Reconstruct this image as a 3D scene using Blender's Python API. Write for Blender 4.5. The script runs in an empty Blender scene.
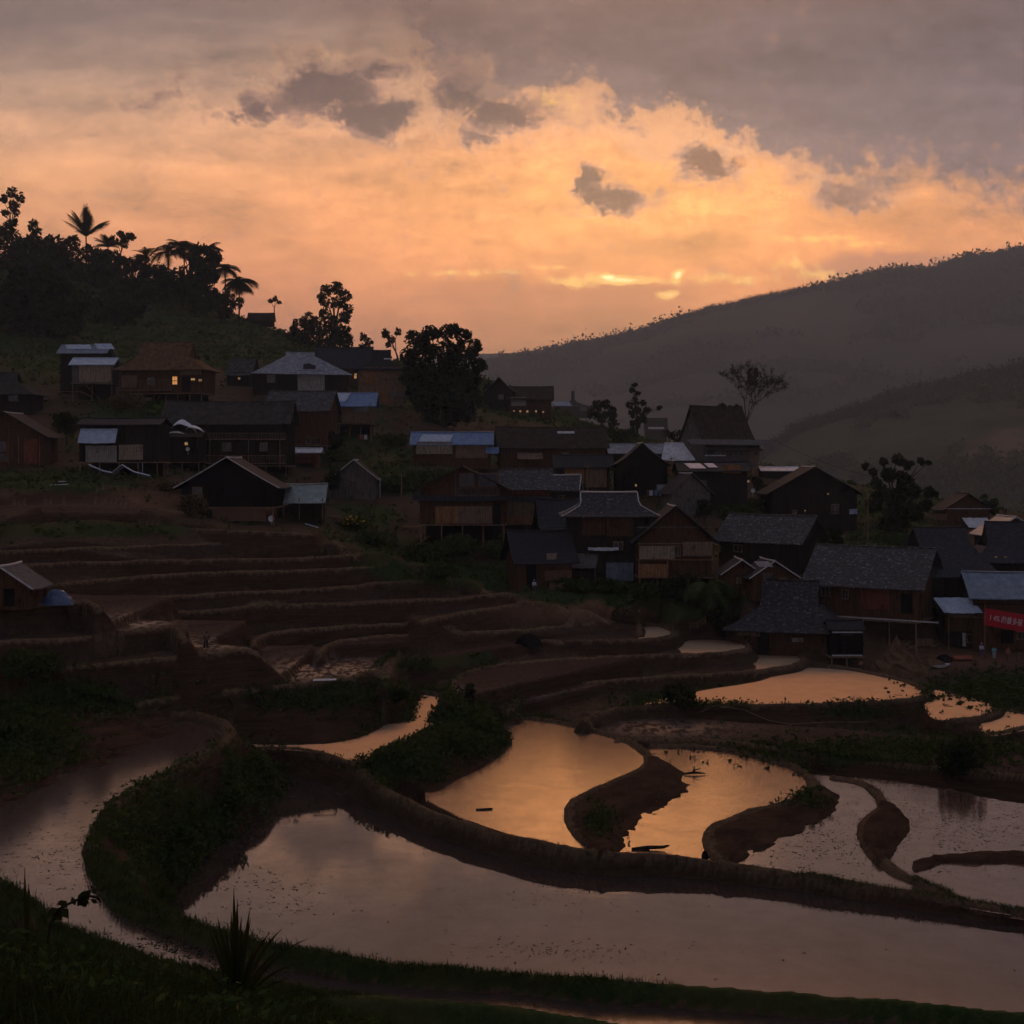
SKY=2.08
SUN=0.2
import bpy, bmesh, math, random
import numpy as np
from mathutils import Vector, Matrix, noise as mnoise
R = math.radians
scene = bpy.context.scene
COL = scene.collection
F, CX, HY = 1280.0, 512.0, 465.0        # focal length in pixels, centre column, eye-level row
random.seed(7); RNG = np.random.default_rng(11)

def P(px, row, Y):                       # picture sighting + distance -> place in the valley (metres)
    return Vector(((px-CX)/F*Y, Y, -(row-HY)/F*Y))
def Pz(px, row, z):                      # sighting + known elevation -> place
    Y = -z*F/(row-HY)
    return ((px-CX)/F*Y, Y)
def lin(r, g, b, a=1.0):
    f = lambda c: (c/255/12.92) if c/255 <= .04045 else ((c/255+.055)/1.055)**2.4
    return (f(r), f(g), f(b), a)

# ---------------------------------------------------------------- naming
def tag(o, label=None, cat=None, group=None, kind=None):
    if label: o['label'] = label
    if cat: o['category'] = cat
    if group: o['group'] = group
    if kind: o['kind'] = kind
    return o
def empty(name, loc, rz=0, label=None, cat=None, group=None):
    o = bpy.data.objects.new(name, None); COL.objects.link(o)
    o.location = loc; o.rotation_euler = (0, 0, rz); o.empty_display_size = .3
    return tag(o, label, cat, group)
def link(name, me, mats=None, parent=None, loc=None, rot=None):
    o = bpy.data.objects.new(name, me); COL.objects.link(o)
    if mats:
        for m in (mats if isinstance(mats, (list, tuple)) else [mats]): me.materials.append(m)
    if parent: o.parent = parent
    if loc is not None: o.location = loc
    if rot is not None: o.rotation_euler = rot
    return o
def mesh_np(name, V, Fq, smooth=False, mi=None):      # Fq: (n,3) or (n,4) arrays
    me = bpy.data.meshes.new(name)
    V = np.asarray(V, np.float32); Fq = np.asarray(Fq, np.int32)
    me.vertices.add(len(V)); me.vertices.foreach_set('co', V.ravel())
    k = Fq.shape[1]
    me.loops.add(Fq.size); me.loops.foreach_set('vertex_index', Fq.ravel())
    me.polygons.add(len(Fq)); me.polygons.foreach_set('loop_start', np.arange(0, Fq.size, k, dtype=np.int32))
    if mi is not None: me.polygons.foreach_set('material_index', np.asarray(mi, np.int32))
    me.update(calc_edges=True); me.validate()
    if smooth: me.polygons.foreach_set('use_smooth', np.ones(len(me.polygons), bool))
    return me
class MB:                                 # collects pieces of ONE part
    def __init__(s): s.v = []; s.f = []
    def add(s, vs, fs):
        n = len(s.v); s.v += [tuple(v) for v in vs]; s.f += [tuple(i+n for i in f) for f in fs]
    def box(s, c, d, rz=0, tilt=None):
        x, y, z = d[0]/2, d[1]/2, d[2]/2
        vs = [Vector((a*x, b*y, e*z)) for a in (-1, 1) for b in (-1, 1) for e in (-1, 1)]
        M = Matrix.Rotation(rz, 3, 'Z')
        if tilt is not None: M = M @ Matrix.Rotation(tilt[0], 3, 'X') @ Matrix.Rotation(tilt[1], 3, 'Y')
        s.add([M @ v + Vector(c) for v in vs], [(0,1,3,2),(4,6,7,5),(0,4,5,1),(2,3,7,6),(0,2,6,4),(1,5,7,3)])
    def tube(s, p0, p1, r0, r1=None, n=6, caps=True):
        r1 = r0 if r1 is None else r1
        p0, p1 = Vector(p0), Vector(p1); d = (p1-p0)
        if d.length < 1e-6: return
        q = d.to_track_quat('Z', 'Y'); vs = []
        for p, r in ((p0, r0), (p1, r1)):
            for k in range(n):
                a = 2*math.pi*k/n; vs.append(p + q @ Vector((math.cos(a)*r, math.sin(a)*r, 0)))
        fs = [(k, (k+1) % n, n+(k+1) % n, n+k) for k in range(n)]
        if caps: fs += [tuple(range(n))[::-1], tuple(range(n, 2*n))]
        s.add(vs, fs)
    def path(s, pts, rs, n=6):
        for i in range(len(pts)-1): s.tube(pts[i], pts[i+1], rs[i], rs[i+1], n)
    def build(s, name, mat, parent=None, loc=None, rot=None, smooth=False, lab=None):
        me = bpy.data.meshes.new(name); me.from_pydata(s.v, [], s.f); me.update()
        if smooth:
            for p in me.polygons: p.use_smooth = True
        o = link(name, me, mat, parent, loc, rot)
        if lab: o['label'] = lab
        return o

# ---------------------------------------------------------------- node helper
class NT:
    def __init__(s, tree): s.t = tree; s.n = tree.nodes; s.l = tree.links
    def put(s, sock, v):
        if v is None: return
        if isinstance(v, bpy.types.NodeSocket): s.l.new(v, sock)
        else:
            try: sock.default_value = v
            except Exception: sock.default_value = (*v, 1) if hasattr(v, '__len__') else (v, v, v)
    def m(s, op, a, b=None, c=None, clamp=False):
        n = s.n.new('ShaderNodeMath'); n.operation = op; n.use_clamp = clamp
        s.put(n.inputs[0], a); s.put(n.inputs[1], b); s.put(n.inputs[2], c); return n.outputs[0]
    def add(s, a, b): return s.m('ADD', a, b)
    def sub(s, a, b): return s.m('SUBTRACT', a, b)
    def mul(s, a, b, clamp=False): return s.m('MULTIPLY', a, b, None, clamp)
    def smooth(s, x, a, b):
        n = s.n.new('ShaderNodeMapRange'); n.interpolation_type = 'SMOOTHSTEP'
        s.put(n.inputs[0], x); n.inputs[1].default_value = a; n.inputs[2].default_value = b
        n.inputs[3].default_value = 0; n.inputs[4].default_value = 1; return n.outputs[0]
    def mixc(s, f, a, b, mode='MIX'):
        n = s.n.new('ShaderNodeMix'); n.data_type = 'RGBA'; n.blend_type = mode
        s.put(n.inputs[0], f); s.put(n.inputs[6], a); s.put(n.inputs[7], b); return n.outputs[2]
    def noise(s, vec, scale=1, det=4, rough=.5, dist=0, out=0):
        n = s.n.new('ShaderNodeTexNoise'); s.put(n.inputs['Vector'], vec)
        n.inputs['Scale'].default_value = scale; n.inputs['Detail'].default_value = det
        n.inputs['Roughness'].default_value = rough; n.inputs['Distortion'].default_value = dist
        return n.outputs[out]
    def vor(s, vec, scale=1, feat='F1', out=0):
        n = s.n.new('ShaderNodeTexVoronoi'); n.feature = feat; s.put(n.inputs['Vector'], vec)
        n.inputs['Scale'].default_value = scale; return n.outputs[out]
    def ramp(s, f, stops):
        n = s.n.new('ShaderNodeValToRGB'); s.put(n.inputs[0], f); e = n.color_ramp.elements
        while len(e) < len(stops): e.new(.5)
        for el, (p, c) in zip(e, stops): el.position = p; el.color = c if len(c) == 4 else (*c, 1)
        return n.outputs[0]
    def xyz(s, x, y, z=0.0):
        n = s.n.new('ShaderNodeCombineXYZ'); s.put(n.inputs[0], x); s.put(n.inputs[1], y); s.put(n.inputs[2], z); return n.outputs[0]
    def sep(s, v):
        n = s.n.new('ShaderNodeSeparateXYZ'); s.put(n.inputs[0], v); return n.outputs
    def scalev(s, v, k):
        n = s.n.new('ShaderNodeVectorMath'); n.operation = 'MULTIPLY'; s.put(n.inputs[0], v); n.inputs[1].default_value = k; return n.outputs[0]
    def bump(s, h, st=.5, dist=.05):
        n = s.n.new('ShaderNodeBump'); s.put(n.inputs['Height'], h); n.inputs['Strength'].default_value = st
        n.inputs['Distance'].default_value = dist; return n.outputs[0]

def material(name, fn):
    m = bpy.data.materials.new(name); m.use_nodes = True; m.node_tree.nodes.clear()
    N = NT(m.node_tree); out = N.n.new('ShaderNodeOutputMaterial')
    N.l.new(fn(N), out.inputs['Surface']); return m
def pbsdf(N, col, rough=.8, spec=.3, normal=None, metal=0, emis=None, est=0):
    n = N.n.new('ShaderNodeBsdfPrincipled'); N.put(n.inputs['Base Color'], col); N.put(n.inputs['Roughness'], rough)
    N.put(n.inputs['Specular IOR Level'], spec); n.inputs['Metallic'].default_value = metal
    if normal is not None: N.l.new(normal, n.inputs['Normal'])
    if emis: n.inputs['Emission Color'].default_value = emis; n.inputs['Emission Strength'].default_value = est
    return n.outputs[0]
def objco(N): return N.n.new('ShaderNodeTexCoord').outputs['Object']
def worldco(N): return N.n.new('ShaderNodeNewGeometry').outputs['Position']
def attr(N, name):
    n = N.n.new('ShaderNodeAttribute'); n.attribute_name = name; return n.outputs['Fac']
def objrand(N): return N.n.new('ShaderNodeObjectInfo').outputs['Random']

# ---------------------------------------------------------------- sky (world)
def build_sky():
    w = bpy.data.worlds.new('World'); scene.world = w; w.use_nodes = True
    w.node_tree.nodes.clear(); N = NT(w.node_tree)
    out = N.n.new('ShaderNodeOutputWorld'); bg = N.n.new('ShaderNodeBackground')
    tc = N.n.new('ShaderNodeTexCoord').outputs['Generated']
    x, y, z = N.sep(tc)
    ay = N.m('MAXIMUM', N.m('ABSOLUTE', y), .12)
    U = N.m('ADD', N.m('MULTIPLY', N.m('DIVIDE', x, ay), 1280), 512)       # direction on the horizon
    V = N.m('SUBTRACT', 465, N.m('MULTIPLY', N.m('DIVIDE', z, ay), 1280))   # height above it
    co = N.xyz(N.mul(U, .01), N.mul(V, .01), 0)
    n1 = N.noise(co, .55, 6, .6); n2 = N.noise(co, 2.3, 7, .62); n3 = N.noise(N.xyz(N.mul(U, .01), N.mul(V, .045), 3.1), .6, 6, .55)
    n4 = N.noise(N.xyz(N.mul(U, .01), N.mul(V, .02), 9), 3.2, 6, .65)
    n5 = N.noise(co, 6.5, 5, .6)
    c = lambda n, k: N.mul(N.sub(n, .5), k)
    # warped coordinates for cloud outlines
    Uw = N.add(U, N.add(c(N.noise(N.xyz(N.mul(U,.01),N.mul(V,.012),5), 1.3, 7, .68), 150), c(n5, 40)))
    Vw = N.add(V, N.add(c(N.noise(N.xyz(N.mul(U,.01),N.mul(V,.012),7.7), 1.5, 7, .68), 110), c(N.noise(co, 5.2, 5, .65), 36)))
    t = N.m('DIVIDE', N.add(V, 900), 1400, None, True)
    row = lambda r: (r+900)/1400
    t2 = N.m('DIVIDE', N.add(N.add(V, c(n3, 60)), 900), 1400, None, True)
    base = N.ramp(t2, [(0, lin(118,118,132)), (row(-500), lin(118,112,122)), (row(-200), lin(104,94,98)), (row(-60), lin(118,101,100)), (row(20), lin(150,126,117)),
        (row(80), lin(184,146,124)), (row(130), lin(208,154,118)), (row(185), lin(218,152,106)), (row(240), lin(214,142,98)), (row(290), lin(202,128,92)),
        (row(345), lin(188,121,93)), (row(465), lin(140,92,80))])
    def blob(u0, v0, ru, rv, uu=U, vv=V, pw=1.0):
        a = N.m('DIVIDE', N.sub(uu, u0), ru*1.0); b = N.m('DIVIDE', N.sub(vv, v0), rv*1.0)
        return N.m('EXPONENT', N.mul(N.add(N.mul(a, a), N.mul(b, b)), -pw))
    # left cooler, warm glow round the hidden sun
    leftm = N.smooth(U, 420, -150)
    base = N.mixc(N.mul(leftm, .55), base, N.mixc(1, base, (.86, .93, 1.0, 1), 'MULTIPLY'))
    glow = blob(640, 225, 330, 120)
    base = N.mixc(N.mul(glow, .72), base, lin(244, 150, 82))
    g2 = blob(640, 200, 190, 55)
    base = N.mixc(N.mul(g2, .5), base, lin(255, 178, 98))
    # streaks and soft mottling
    st = N.add(N.add(1.0, c(n3, 1.35)), N.add(c(n1, .40), N.add(c(n4, .75), N.mul(c(n5, 1.1), blob(600, 150, 320, 110)))))
    base = N.mixc(1, base, N.xyz(st, N.add(N.mul(st, .93), .06), N.add(N.mul(st, .82), .15)), 'MULTIPLY')
    # low mauve bank over the horizon
    bank = N.mul(N.smooth(N.add(V, c(n2, 14)), 276, 288), N.smooth(V, 345, 296))
    bankx = N.mul(N.smooth(U, 330, 480), N.smooth(U, 760, 640))
    base = N.mixc(N.mul(N.mul(bank, bankx), .55), base, lin(186, 112, 82))
    # high grey deck
    b0 = N.ramp(N.m('DIVIDE', Uw, 1400, None, True), [(0, (.0,)*3), (230/1400, (.02,)*3), (330/1400, (.12,)*3), (400/1400, (.18,)*3), (430/1400, (.30,)*3), (475/1400, (.52,)*3), (520/1400, (.47,)*3), (570/1400, (.40,)*3),
        (650/1400, (.49,)*3), (720/1400, (.58,)*3), (820/1400, (.66,)*3), (1024/1400, (.74,)*3), (1, (.82,)*3)])
    edge = N.add(N.sub(N.add(N.mul(b0, 300), -18), Vw), N.add(c(n2, 120), c(n5, 66)))
    deck = N.smooth(edge, -30, 42)
    dcol = N.mixc(N.smooth(U, 350, 900), lin(116, 97, 97), lin(97, 89, 98))
    dcol = N.mixc(N.smooth(V, 190, -60), N.mixc(1, dcol, (1.12, 1.02, .98, 1), 'MULTIPLY'), dcol)
    dm = N.add(N.add(1, c(n1, .6)), N.add(c(n4, .8), N.add(c(n2, .5), c(n3, .7))))
    dcol = N.mixc(1, dcol, N.xyz(dm, dm, dm), 'MULTIPLY')
    dark = N.smooth(V, 0, -260)
    dcol = N.mixc(N.mul(dark, .8), dcol, N.mixc(N.smooth(V, -160, -520), lin(86, 80, 88), lin(122, 119, 134)))
    base = N.mixc(N.mul(deck, .93), base, dcol)
    # upper-left thin veil
    veil = N.mul(N.smooth(N.add(Vw, N.mul(U, .12)), 95, -10), N.smooth(U, 420, 250))
    base = N.mixc(N.mul(veil, .6), base, lin(146, 122, 116))
    rim = N.mul(N.mul(N.mul(deck, N.sub(1, deck)), 4), blob(590, 140, 260, 90))
    base = N.mixc(N.mul(rim, .75), base, lin(240, 170, 118))
    # puffs
    puff = None
    for (u0, v0, ru, rv, k) in [(322,88,44,26,1.3),(372,113,40,17,1.25),(252,110,22,15,1.0),(288,106,30,13,.8),(376,72,26,8,.9),(462,92,28,24,1.0),(505,112,46,20,1.1),
        (478,142,24,8,.8),(592,186,15,14,1.25),(618,203,28,9,1.25),(716,161,22,12,1.1),(843,190,34,12,.75),(868,203,34,8,.6),(182,88,20,9,.6),(170,97,34,6,.5)]:
        bb = N.mul(blob(u0, v0, ru*1.22, rv*1.3, N.add(U, N.mul(N.sub(Uw, U), .8)), N.add(V, N.mul(N.sub(Vw, V), .72))), k)
        puff = bb if puff is None else N.m('MAXIMUM', puff, bb)
    pm = N.smooth(N.add(N.mul(puff, 1.15), N.add(c(n2, 1.7), N.add(c(n5, 1.5), c(n4, .8)))), .10, .86)
    pcol = N.mixc(N.smooth(U, 450, 720), lin(86, 70, 72), lin(112, 78, 68))
    pcol = N.mixc(N.smooth(puff, .95, .45), pcol, lin(146, 110, 98))
    pv = N.add(N.add(1, c(n4, .45)), c(n5, .4)); pcol = N.mixc(1, pcol, N.xyz(pv, pv, pv), 'MULTIPLY')
    prim = N.mul(N.mul(N.smooth(puff, .08, .30), N.sub(1, pm)), N.add(.3, N.mul(c(n5, 2.2), 1)))
    base = N.mixc(prim, base, lin(238, 178, 134))
    base = N.mixc(N.mul(pm, .92), base, pcol)
    # mauve cloud over the right ridge
    rc = N.smooth(N.mul(blob(905, 272, 110, 20, N.add(U, N.mul(N.sub(Uw, U), .5)), N.add(V, N.mul(N.sub(Vw, V), .3))), 1.1), .25, .7)
    base = N.mixc(N.mul(rc, .75), base, lin(180, 118, 94))
    # sunlit slivers
    Vs = N.add(V, c(n2, 13)); Us = N.add(U, c(n2, 34)); hot = None
    for (u0, v0, ru, rv, k) in [(618,279,34,4.2,1.3),(570,281,26,6,.85),(675,274,7.5,5.5,1.5),(665,293,13,3.6,1.2),(554,267,20,2.2,.75),(450,274,90,3.2,.55),(725,281,60,5.5,.7),
        (820,238,40,3.8,.8),(865,243,38,4,.6),(795,262,24,10,.6),(820,275,34,7,.65),(690,208,26,15,.6),(605,276,10,3,1.6),(560,100,34,15,.45),(470,32,10,4,.22)]:
        bb = N.mul(blob(u0, v0, ru*1.25, rv*1.35, Us, Vs), k)
        hot = bb if hot is None else N.m('MAXIMUM', hot, bb)
    hm = N.mul(N.smooth(N.add(hot, c(n5, 1.6)), .30, .9), N.add(.9, c(n4, 1.8)))
    base = N.mixc(N.m('MULTIPLY', hm, 1, None, True), base, lin(255, 190, 104))
    base = N.mixc(N.smooth(hot, .95, 1.5), base, (1.5, .98, .45, 1))
    # the sky behind the viewer: away from the sunset, dimmer and cooler
    back = N.smooth(y, .30, -.35)
    base = N.mixc(N.mul(back, .9), base, lin(86, 88, 104))
    # overhead, with an added orange patch out of view to warm the pond reflections
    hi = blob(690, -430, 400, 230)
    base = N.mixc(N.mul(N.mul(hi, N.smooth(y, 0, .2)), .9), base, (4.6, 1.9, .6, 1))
    base = N.mixc(N.smooth(z, .52, .85), base, lin(108, 109, 126))
    low = N.smooth(z, 0, -.1)
    base = N.mixc(low, base, lin(30, 24, 22))
    # a little of the physical twilight sky
    sk = N.n.new('ShaderNodeTexSky'); sk.sky_type = 'NISHITA'; sk.sun_disc = False
    sk.sun_elevation = R(7); sk.sun_rotation = R(5); sk.dust_density = 4
    base = N.mixc(1, base, N.scalev(sk.outputs[0], (.0025, .0025, .0025)), 'ADD')
    gain = N.ramp(t, [(0, (.66,)*3), (row(-500), (.66,)*3), (row(-200), (.50,)*3), (row(-60), (.44,)*3), (row(20), (.56,)*3), (row(60), (.62,)*3), (row(140), (.88,)*3), (row(200), (.96,)*3), (row(280), (1.08,)*3), (row(465), (1.05,)*3)])
    base = N.mixc(1, base, gain, 'MULTIPLY')
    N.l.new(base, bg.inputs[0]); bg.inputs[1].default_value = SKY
    N.l.new(bg.outputs[0], out.inputs[0])
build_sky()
sd = bpy.data.lights.new('sun', 'SUN'); sd.energy = SUN; sd.angle = R(17); sd.color = (1, .5, .2)
so = bpy.data.objects.new('sun', sd); COL.objects.link(so)
so.rotation_euler = Vector((-.07, -1, -.17)).to_track_quat('-Z', 'Y').to_euler()
so.location = (30, 300, 90)

# ---------------------------------------------------------------- camera
cd = bpy.data.cameras.new('camera'); cam = bpy.data.objects.new('camera', cd); COL.objects.link(cam)
cd.sensor_width = 36; cd.lens = 36*F/1024; cd.shift_y = -(512-HY)/1024*1.0
cam.rotation_euler = (R(90), 0, 0); cam.location = (0, 0, 0)
cd.clip_start = .3; cd.clip_end = 12000
scene.camera = cam
scene.view_settings.view_transform = 'Standard'; scene.view_settings.look = 'None'
scene.view_settings.exposure = 0; scene.view_settings.gamma = 1
scene.cycles.max_bounces = 4; scene.cycles.diffuse_bounces = 2; scene.cycles.glossy_bounces = 2
scene.cycles.use_adaptive_sampling = True; scene.cycles.adaptive_threshold = .03; scene.cycles.adaptive_min_samples = 12
scene.world.cycles.sampling_method = 'MANUAL'; scene.world.cycles.sample_map_resolution = 256
scene.cycles.transparent_max_bounces = 6; scene.cycles.volume_bounces = 0; scene.cycles.use_denoising = True
scene.cycles.caustics_reflective = False; scene.cycles.caustics_refractive = False
HAZE=0.00017
# ---------------------------------------------------------------- terrain
def spline(pts, step=5.0, closed=False):   # Catmull-Rom through the traced points (with any extra columns)
    p = np.array(pts, float); n = len(p); out = []
    for i in range(n if closed else n-1):
        g = (lambda k: p[k % n]) if closed else (lambda k: p[min(max(k, 0), n-1)])
        a, b, c, d = g(i-1), g(i), g(i+1), g(i+2)
        k = max(2, int(np.hypot(*(c-b)[:2])/step))
        for t in np.arange(k)/k:
            out.append(.5*((2*b)+(c-a)*t+(2*a-5*b+4*c-d)*t*t+(-a+3*b-3*c+d)*t**3))
    if not closed: out.append(p[-1])
    return np.array(out)
# grid: fans out from the viewpoint's foot, finer where the ground is near
ys = list(np.arange(5, 50, .6)); y = 50.0
while y < 130: ys.append(y); y += .2
while y < 185: ys.append(y); y += .29
while y < 330: ys.append(y); y += .8
while y < 960: ys.append(y); y += 3.2
ys = np.array(ys); us = (np.arange(-420, 1460, 2.6)-CX)/F
GY, GU = np.meshgrid(ys, us, indexing='ij'); GX = GU*GY
NR, NC = GX.shape; X = GX.ravel(); Y = GY.ravel()
PXg = CX + X/Y*F
def fbm(x, y, s, seed=0, octv=4):
    r = np.zeros_like(x); a = 1.0; tot = 0
    for k in range(octv):
        r += a*_vn(x/s+seed*17.3+k*5.1, y/s+seed*9.7+k*3.3); tot += a; a *= .5; s *= .5
    return r/tot
_T = RNG.random((256, 256))
def _vn(x, y):
    xi = np.floor(x).astype(int); yi = np.floor(y).astype(int); fx = x-xi; fy = y-yi
    fx = fx*fx*(3-2*fx); fy = fy*fy*(3-2*fy)
    t = lambda a, b: _T[a & 255, b & 255]
    return (t(xi, yi)*(1-fx)*(1-fy)+t(xi+1, yi)*fx*(1-fy)+t(xi, yi+1)*(1-fx)*fy+t(xi+1, yi+1)*fx*fy)*2-1
# --- base slope from sighted ground points (column, row, distance)
ctl = [(0,545,166),(0,520,175),(100,512,180),(200,522,184),(0,488,190),(100,480,193),(170,482,195),(230,524,190),(310,526,190),(345,545,186),
 (0,468,198),(120,474,198),(60,466,198),(300,470,206),(230,476,202),(50,425,208),(130,418,212),(200,420,212),(80,404,216),(170,401,216),(0,410,212),
 (300,398,222),(350,436,214),(385,405,226),(20,350,245),(120,350,250),(200,352,248),(280,352,250),(330,360,245),
 (0,262,305),(90,268,305),(170,290,305),(215,304,300),(250,322,295),(290,334,292),(340,352,280),(400,372,275),(60,300,275),(200,325,272),
 (420,440,222),(450,425,230),(490,413,240),(540,420,238),(600,432,232),(640,446,222),(670,445,228),(480,376,270),
 (450,466,208),(500,476,208),(550,482,208),(450,525,196),(465,545,190),(400,545,192),(380,505,198),(540,525,196),(600,490,205),
 (610,583,187),(690,583,186),(540,588,184),(560,592,183),(500,592,186),(470,575,188),(420,560,190),(380,552,190),
 (650,492,204),(700,510,200),(740,478,210),(690,478,212),(760,505,204),(812,527,200),(895,534,200),(965,527,202),(1024,532,202),(1200,540,205),
 (730,552,192),(790,572,184),(760,592,178),(860,562,188),(920,582,180),(1000,602,178),(1200,600,180),
 (790,665,167),(860,662,169),(900,657,171),(960,648,176),(1024,645,178),(1200,650,178),(700,618,175),(650,608,178),(600,604,182),
 (1000,690,152),(1200,700,150)]
def fY(Y): return 185+(Y-185)*3.6 if Y > 185 else Y      # the village slope climbs away from the fields
cp = [P(c[0], c[1], fY(c[2])) for c in ctl]
raw = [(-40,62,-27.5),(-10,60,-28),(20,60,-29),(50,62,-29),(-60,80,-26),(-30,100,-31),(0,80,-31),(40,80,-31),(80,90,-31),(0,100,-31),(30,105,-31),(60,110,-31),
 (0,125,-29),(30,128,-28.6),(60,130,-28.3),(90,130,-28),(-20,125,-30),(-60,125,-22),(-90,125,-17),(-40,145,-22),(-20,150,-24.5),(0,150,-25),(20,150,-27),(0,165,-23),(-30,165,-18),(-60,150,-16),
 (-90,150,-15),(-45,172,-14.5),(-70,170,-13),(15,165,-25),(25,165,-26),(40,150,-27.5),(60,140,-28.5),(-120,125,-14),
 (-130,170,-8),(-140,200,5),(-160,250,40),(-190,300,62),(-60,345,30),(-150,345,50),(-120,400,10),(-40,330,14),(0,300,-2),(40,300,-18),(100,280,-30),(160,280,-35),
 (0,400,-70),(100,400,-90),(200,400,-95),(-200,410,10),(60,250,-8),(110,240,-18),(160,230,-22),(200,200,-20),(180,150,-27),(120,100,-32)]
raw = [(x*fY(y)/y, fY(y), max(-140, z*fY(y)/y)) for x, y, z in raw]
pts = np.array([(p.x, p.y, p.z) for p in cp]+raw)
def rbf_fit(p):
    n = len(p); D = np.hypot(p[:,None,0]-p[None,:,0], p[:,None,1]-p[None,:,1])
    A = np.zeros((n+3, n+3)); A[:n,:n] = D - np.eye(n)*1.2; A[:n,n] = 1; A[:n,n+1] = p[:,0]; A[:n,n+2] = p[:,1]; A[n:,:n] = A[:n,n:].T
    return np.linalg.solve(A, np.r_[p[:,2], 0, 0, 0])
cf = rbf_fit(pts)
def base_h(x, y):
    h = cf[-3]+cf[-2]*x+cf[-1]*y
    for k in range(len(pts)): h = h+cf[k]*np.hypot(x-pts[k,0], y-pts[k,1])
    return h
H = base_h(X, Y)
H += fbm(X, Y, 12, 1)*.8*np.clip((Y-180)/40, 0, 1)
# near knoll the picture is taken from, falling to the lowest fields
kn = np.interp(PXg, [-400, 0, 150, 300, 420, 600, 1024, 1400], [-4.4, -4.75, -5.15, -5.42, -5.85, -6.7, -7.4, -7.8])
knoll = np.where(Y < 12.5, -1.75+(kn+1.75)*np.clip((Y-2)/10.5, 0, 1)**1.15, kn-(Y-12.5)*.74+fbm(X, Y, 4, 3)*.4)
wN = np.clip((Y-40)/14, 0, 1); wN = wN*wN*(3-2*wN)
H = knoll*(1-wN)+np.minimum(H, 99)*wN
H = np.where(Y < 56, np.minimum(H, -.47*Y-.8+np.clip(13-Y, 0, 13)*.6+np.where(Y<14,2.5,0)), H)
st_m = np.clip((Y-385)/25, 0, 1)*np.clip((640-Y)/20, 0, 1)*np.clip((PXg-60)/40, 0, 1)*np.clip((400-PXg)/40, 0, 1)
q_ = H/3.4+fbm(X, Y, 60, 31, 2)*.8; qf = q_-np.floor(q_); H = H+((np.floor(q_)+np.clip((qf-.72)/.28, 0, 1))-q_)*3.4*st_m
isb = np.ones(X.shape, bool)
crestA = np.zeros_like(X); pondA = np.zeros_like(X); bankA = np.zeros_like(X)
def near(poly, x, y, closed):
    """distance to a world polyline, interpolated extra column, and inside test"""
    n = len(poly); d = np.full(x.shape, 1e9); zz = np.zeros_like(x); ins = np.zeros(x.shape, bool)
    for i in range(n if closed else n-1):
        a, b = poly[i], poly[(i+1) % n]
        ex, ey = b[0]-a[0], b[1]-a[1]; L = ex*ex+ey*ey+1e-9
        t = np.clip(((x-a[0])*ex+(y-a[1])*ey)/L, 0, 1)
        q = np.hypot(x-a[0]-t*ex, y-a[1]-t*ey); m = q < d
        d = np.where(m, q, d); zz = np.where(m, a[2]+(b[2]-a[2])*t, zz)
        if closed:
            c = ((a[1] > y) != (b[1] > y)) & (x < (b[0]-a[0])*(y-a[1])/(b[1]-a[1]+1e-12)+a[0]); ins ^= c
    return d, zz, ins
def box_sel(poly, m):
    return np.where((X > poly[:,0].min()-m) & (X < poly[:,0].max()+m) & (Y > poly[:,1].min()-m) & (Y < poly[:,1].max()+m))[0]
def w3(px_pts, zs, closed=False, step=8):
    s = spline([(a[0], a[1], zs[i] if hasattr(zs, '__len__') else zs) for i, a in enumerate(px_pts)], step, closed)
    out = []
    for (px, row, z) in s:
        x, y = Pz(px, row, z); out.append((x, y, z))
    return np.array(out)
WX = fbm(X, Y, 5, 5, 3)*.35; WY = fbm(X, Y, 5, 6, 3)*.35
def plateau(poly, slope=2.2, lower=0.0):
    ix = box_sel(poly, 9); x = X[ix]+WX[ix]; y = Y[ix]+WY[ix]
    d, zz, ins = near(poly, x, y, True)
    rough = 1+fbm(x, y, 2.2, 8, 3)*.22
    h = np.where(ins, zz-lower, zz-slope*rough*d)
    cut = isb[ix] & ins & (H[ix] > zz-lower)
    H[ix] = np.where(cut, zz-lower-.001, H[ix])
    wall = isb[ix] & ~ins & (d < 2.5) & (H[ix] > zz+.2+d*2.0); H[ix] = np.where(wall, zz+.2+d*2.0, H[ix]); bankA[ix] = np.where(wall, 1, bankA[ix])
    up = h > H[ix]; isb[ix] &= ~(up & (ins | (d < .6)))
    bankA[ix] = np.where(up, np.where(ins, 0, 1), bankA[ix])
    pondA[ix] = np.where(up & ins, 1, np.where(up, 0, pondA[ix]))
    crestA[ix] = np.where(up, 0, crestA[ix])
    H[ix] = np.maximum(H[ix], h)
def ridge(line, hgt=.3, half=.3, slope=1.6, closed=False, crest=.4):
    ix = box_sel(line, 5); x = X[ix]+WX[ix]; y = Y[ix]+WY[ix]
    d, zz, _ = near(line, x, y, closed)
    half = half*.62; h = zz+hgt*(1+fbm(x, y, 3, 12, 2)*.25)-slope*np.maximum(0, d-half)
    up = h >= H[ix]-.02
    crestA[ix] = np.where(up & (d < half+.22), crest, crestA[ix]); pondA[ix] = np.where(up & (d < half+.8), 0, pondA[ix])
    bankA[ix] = np.where(up & (d < half+1.2), np.maximum(bankA[ix], .5), bankA[ix])
    H[ix] = np.maximum(H[ix], h)
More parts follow.
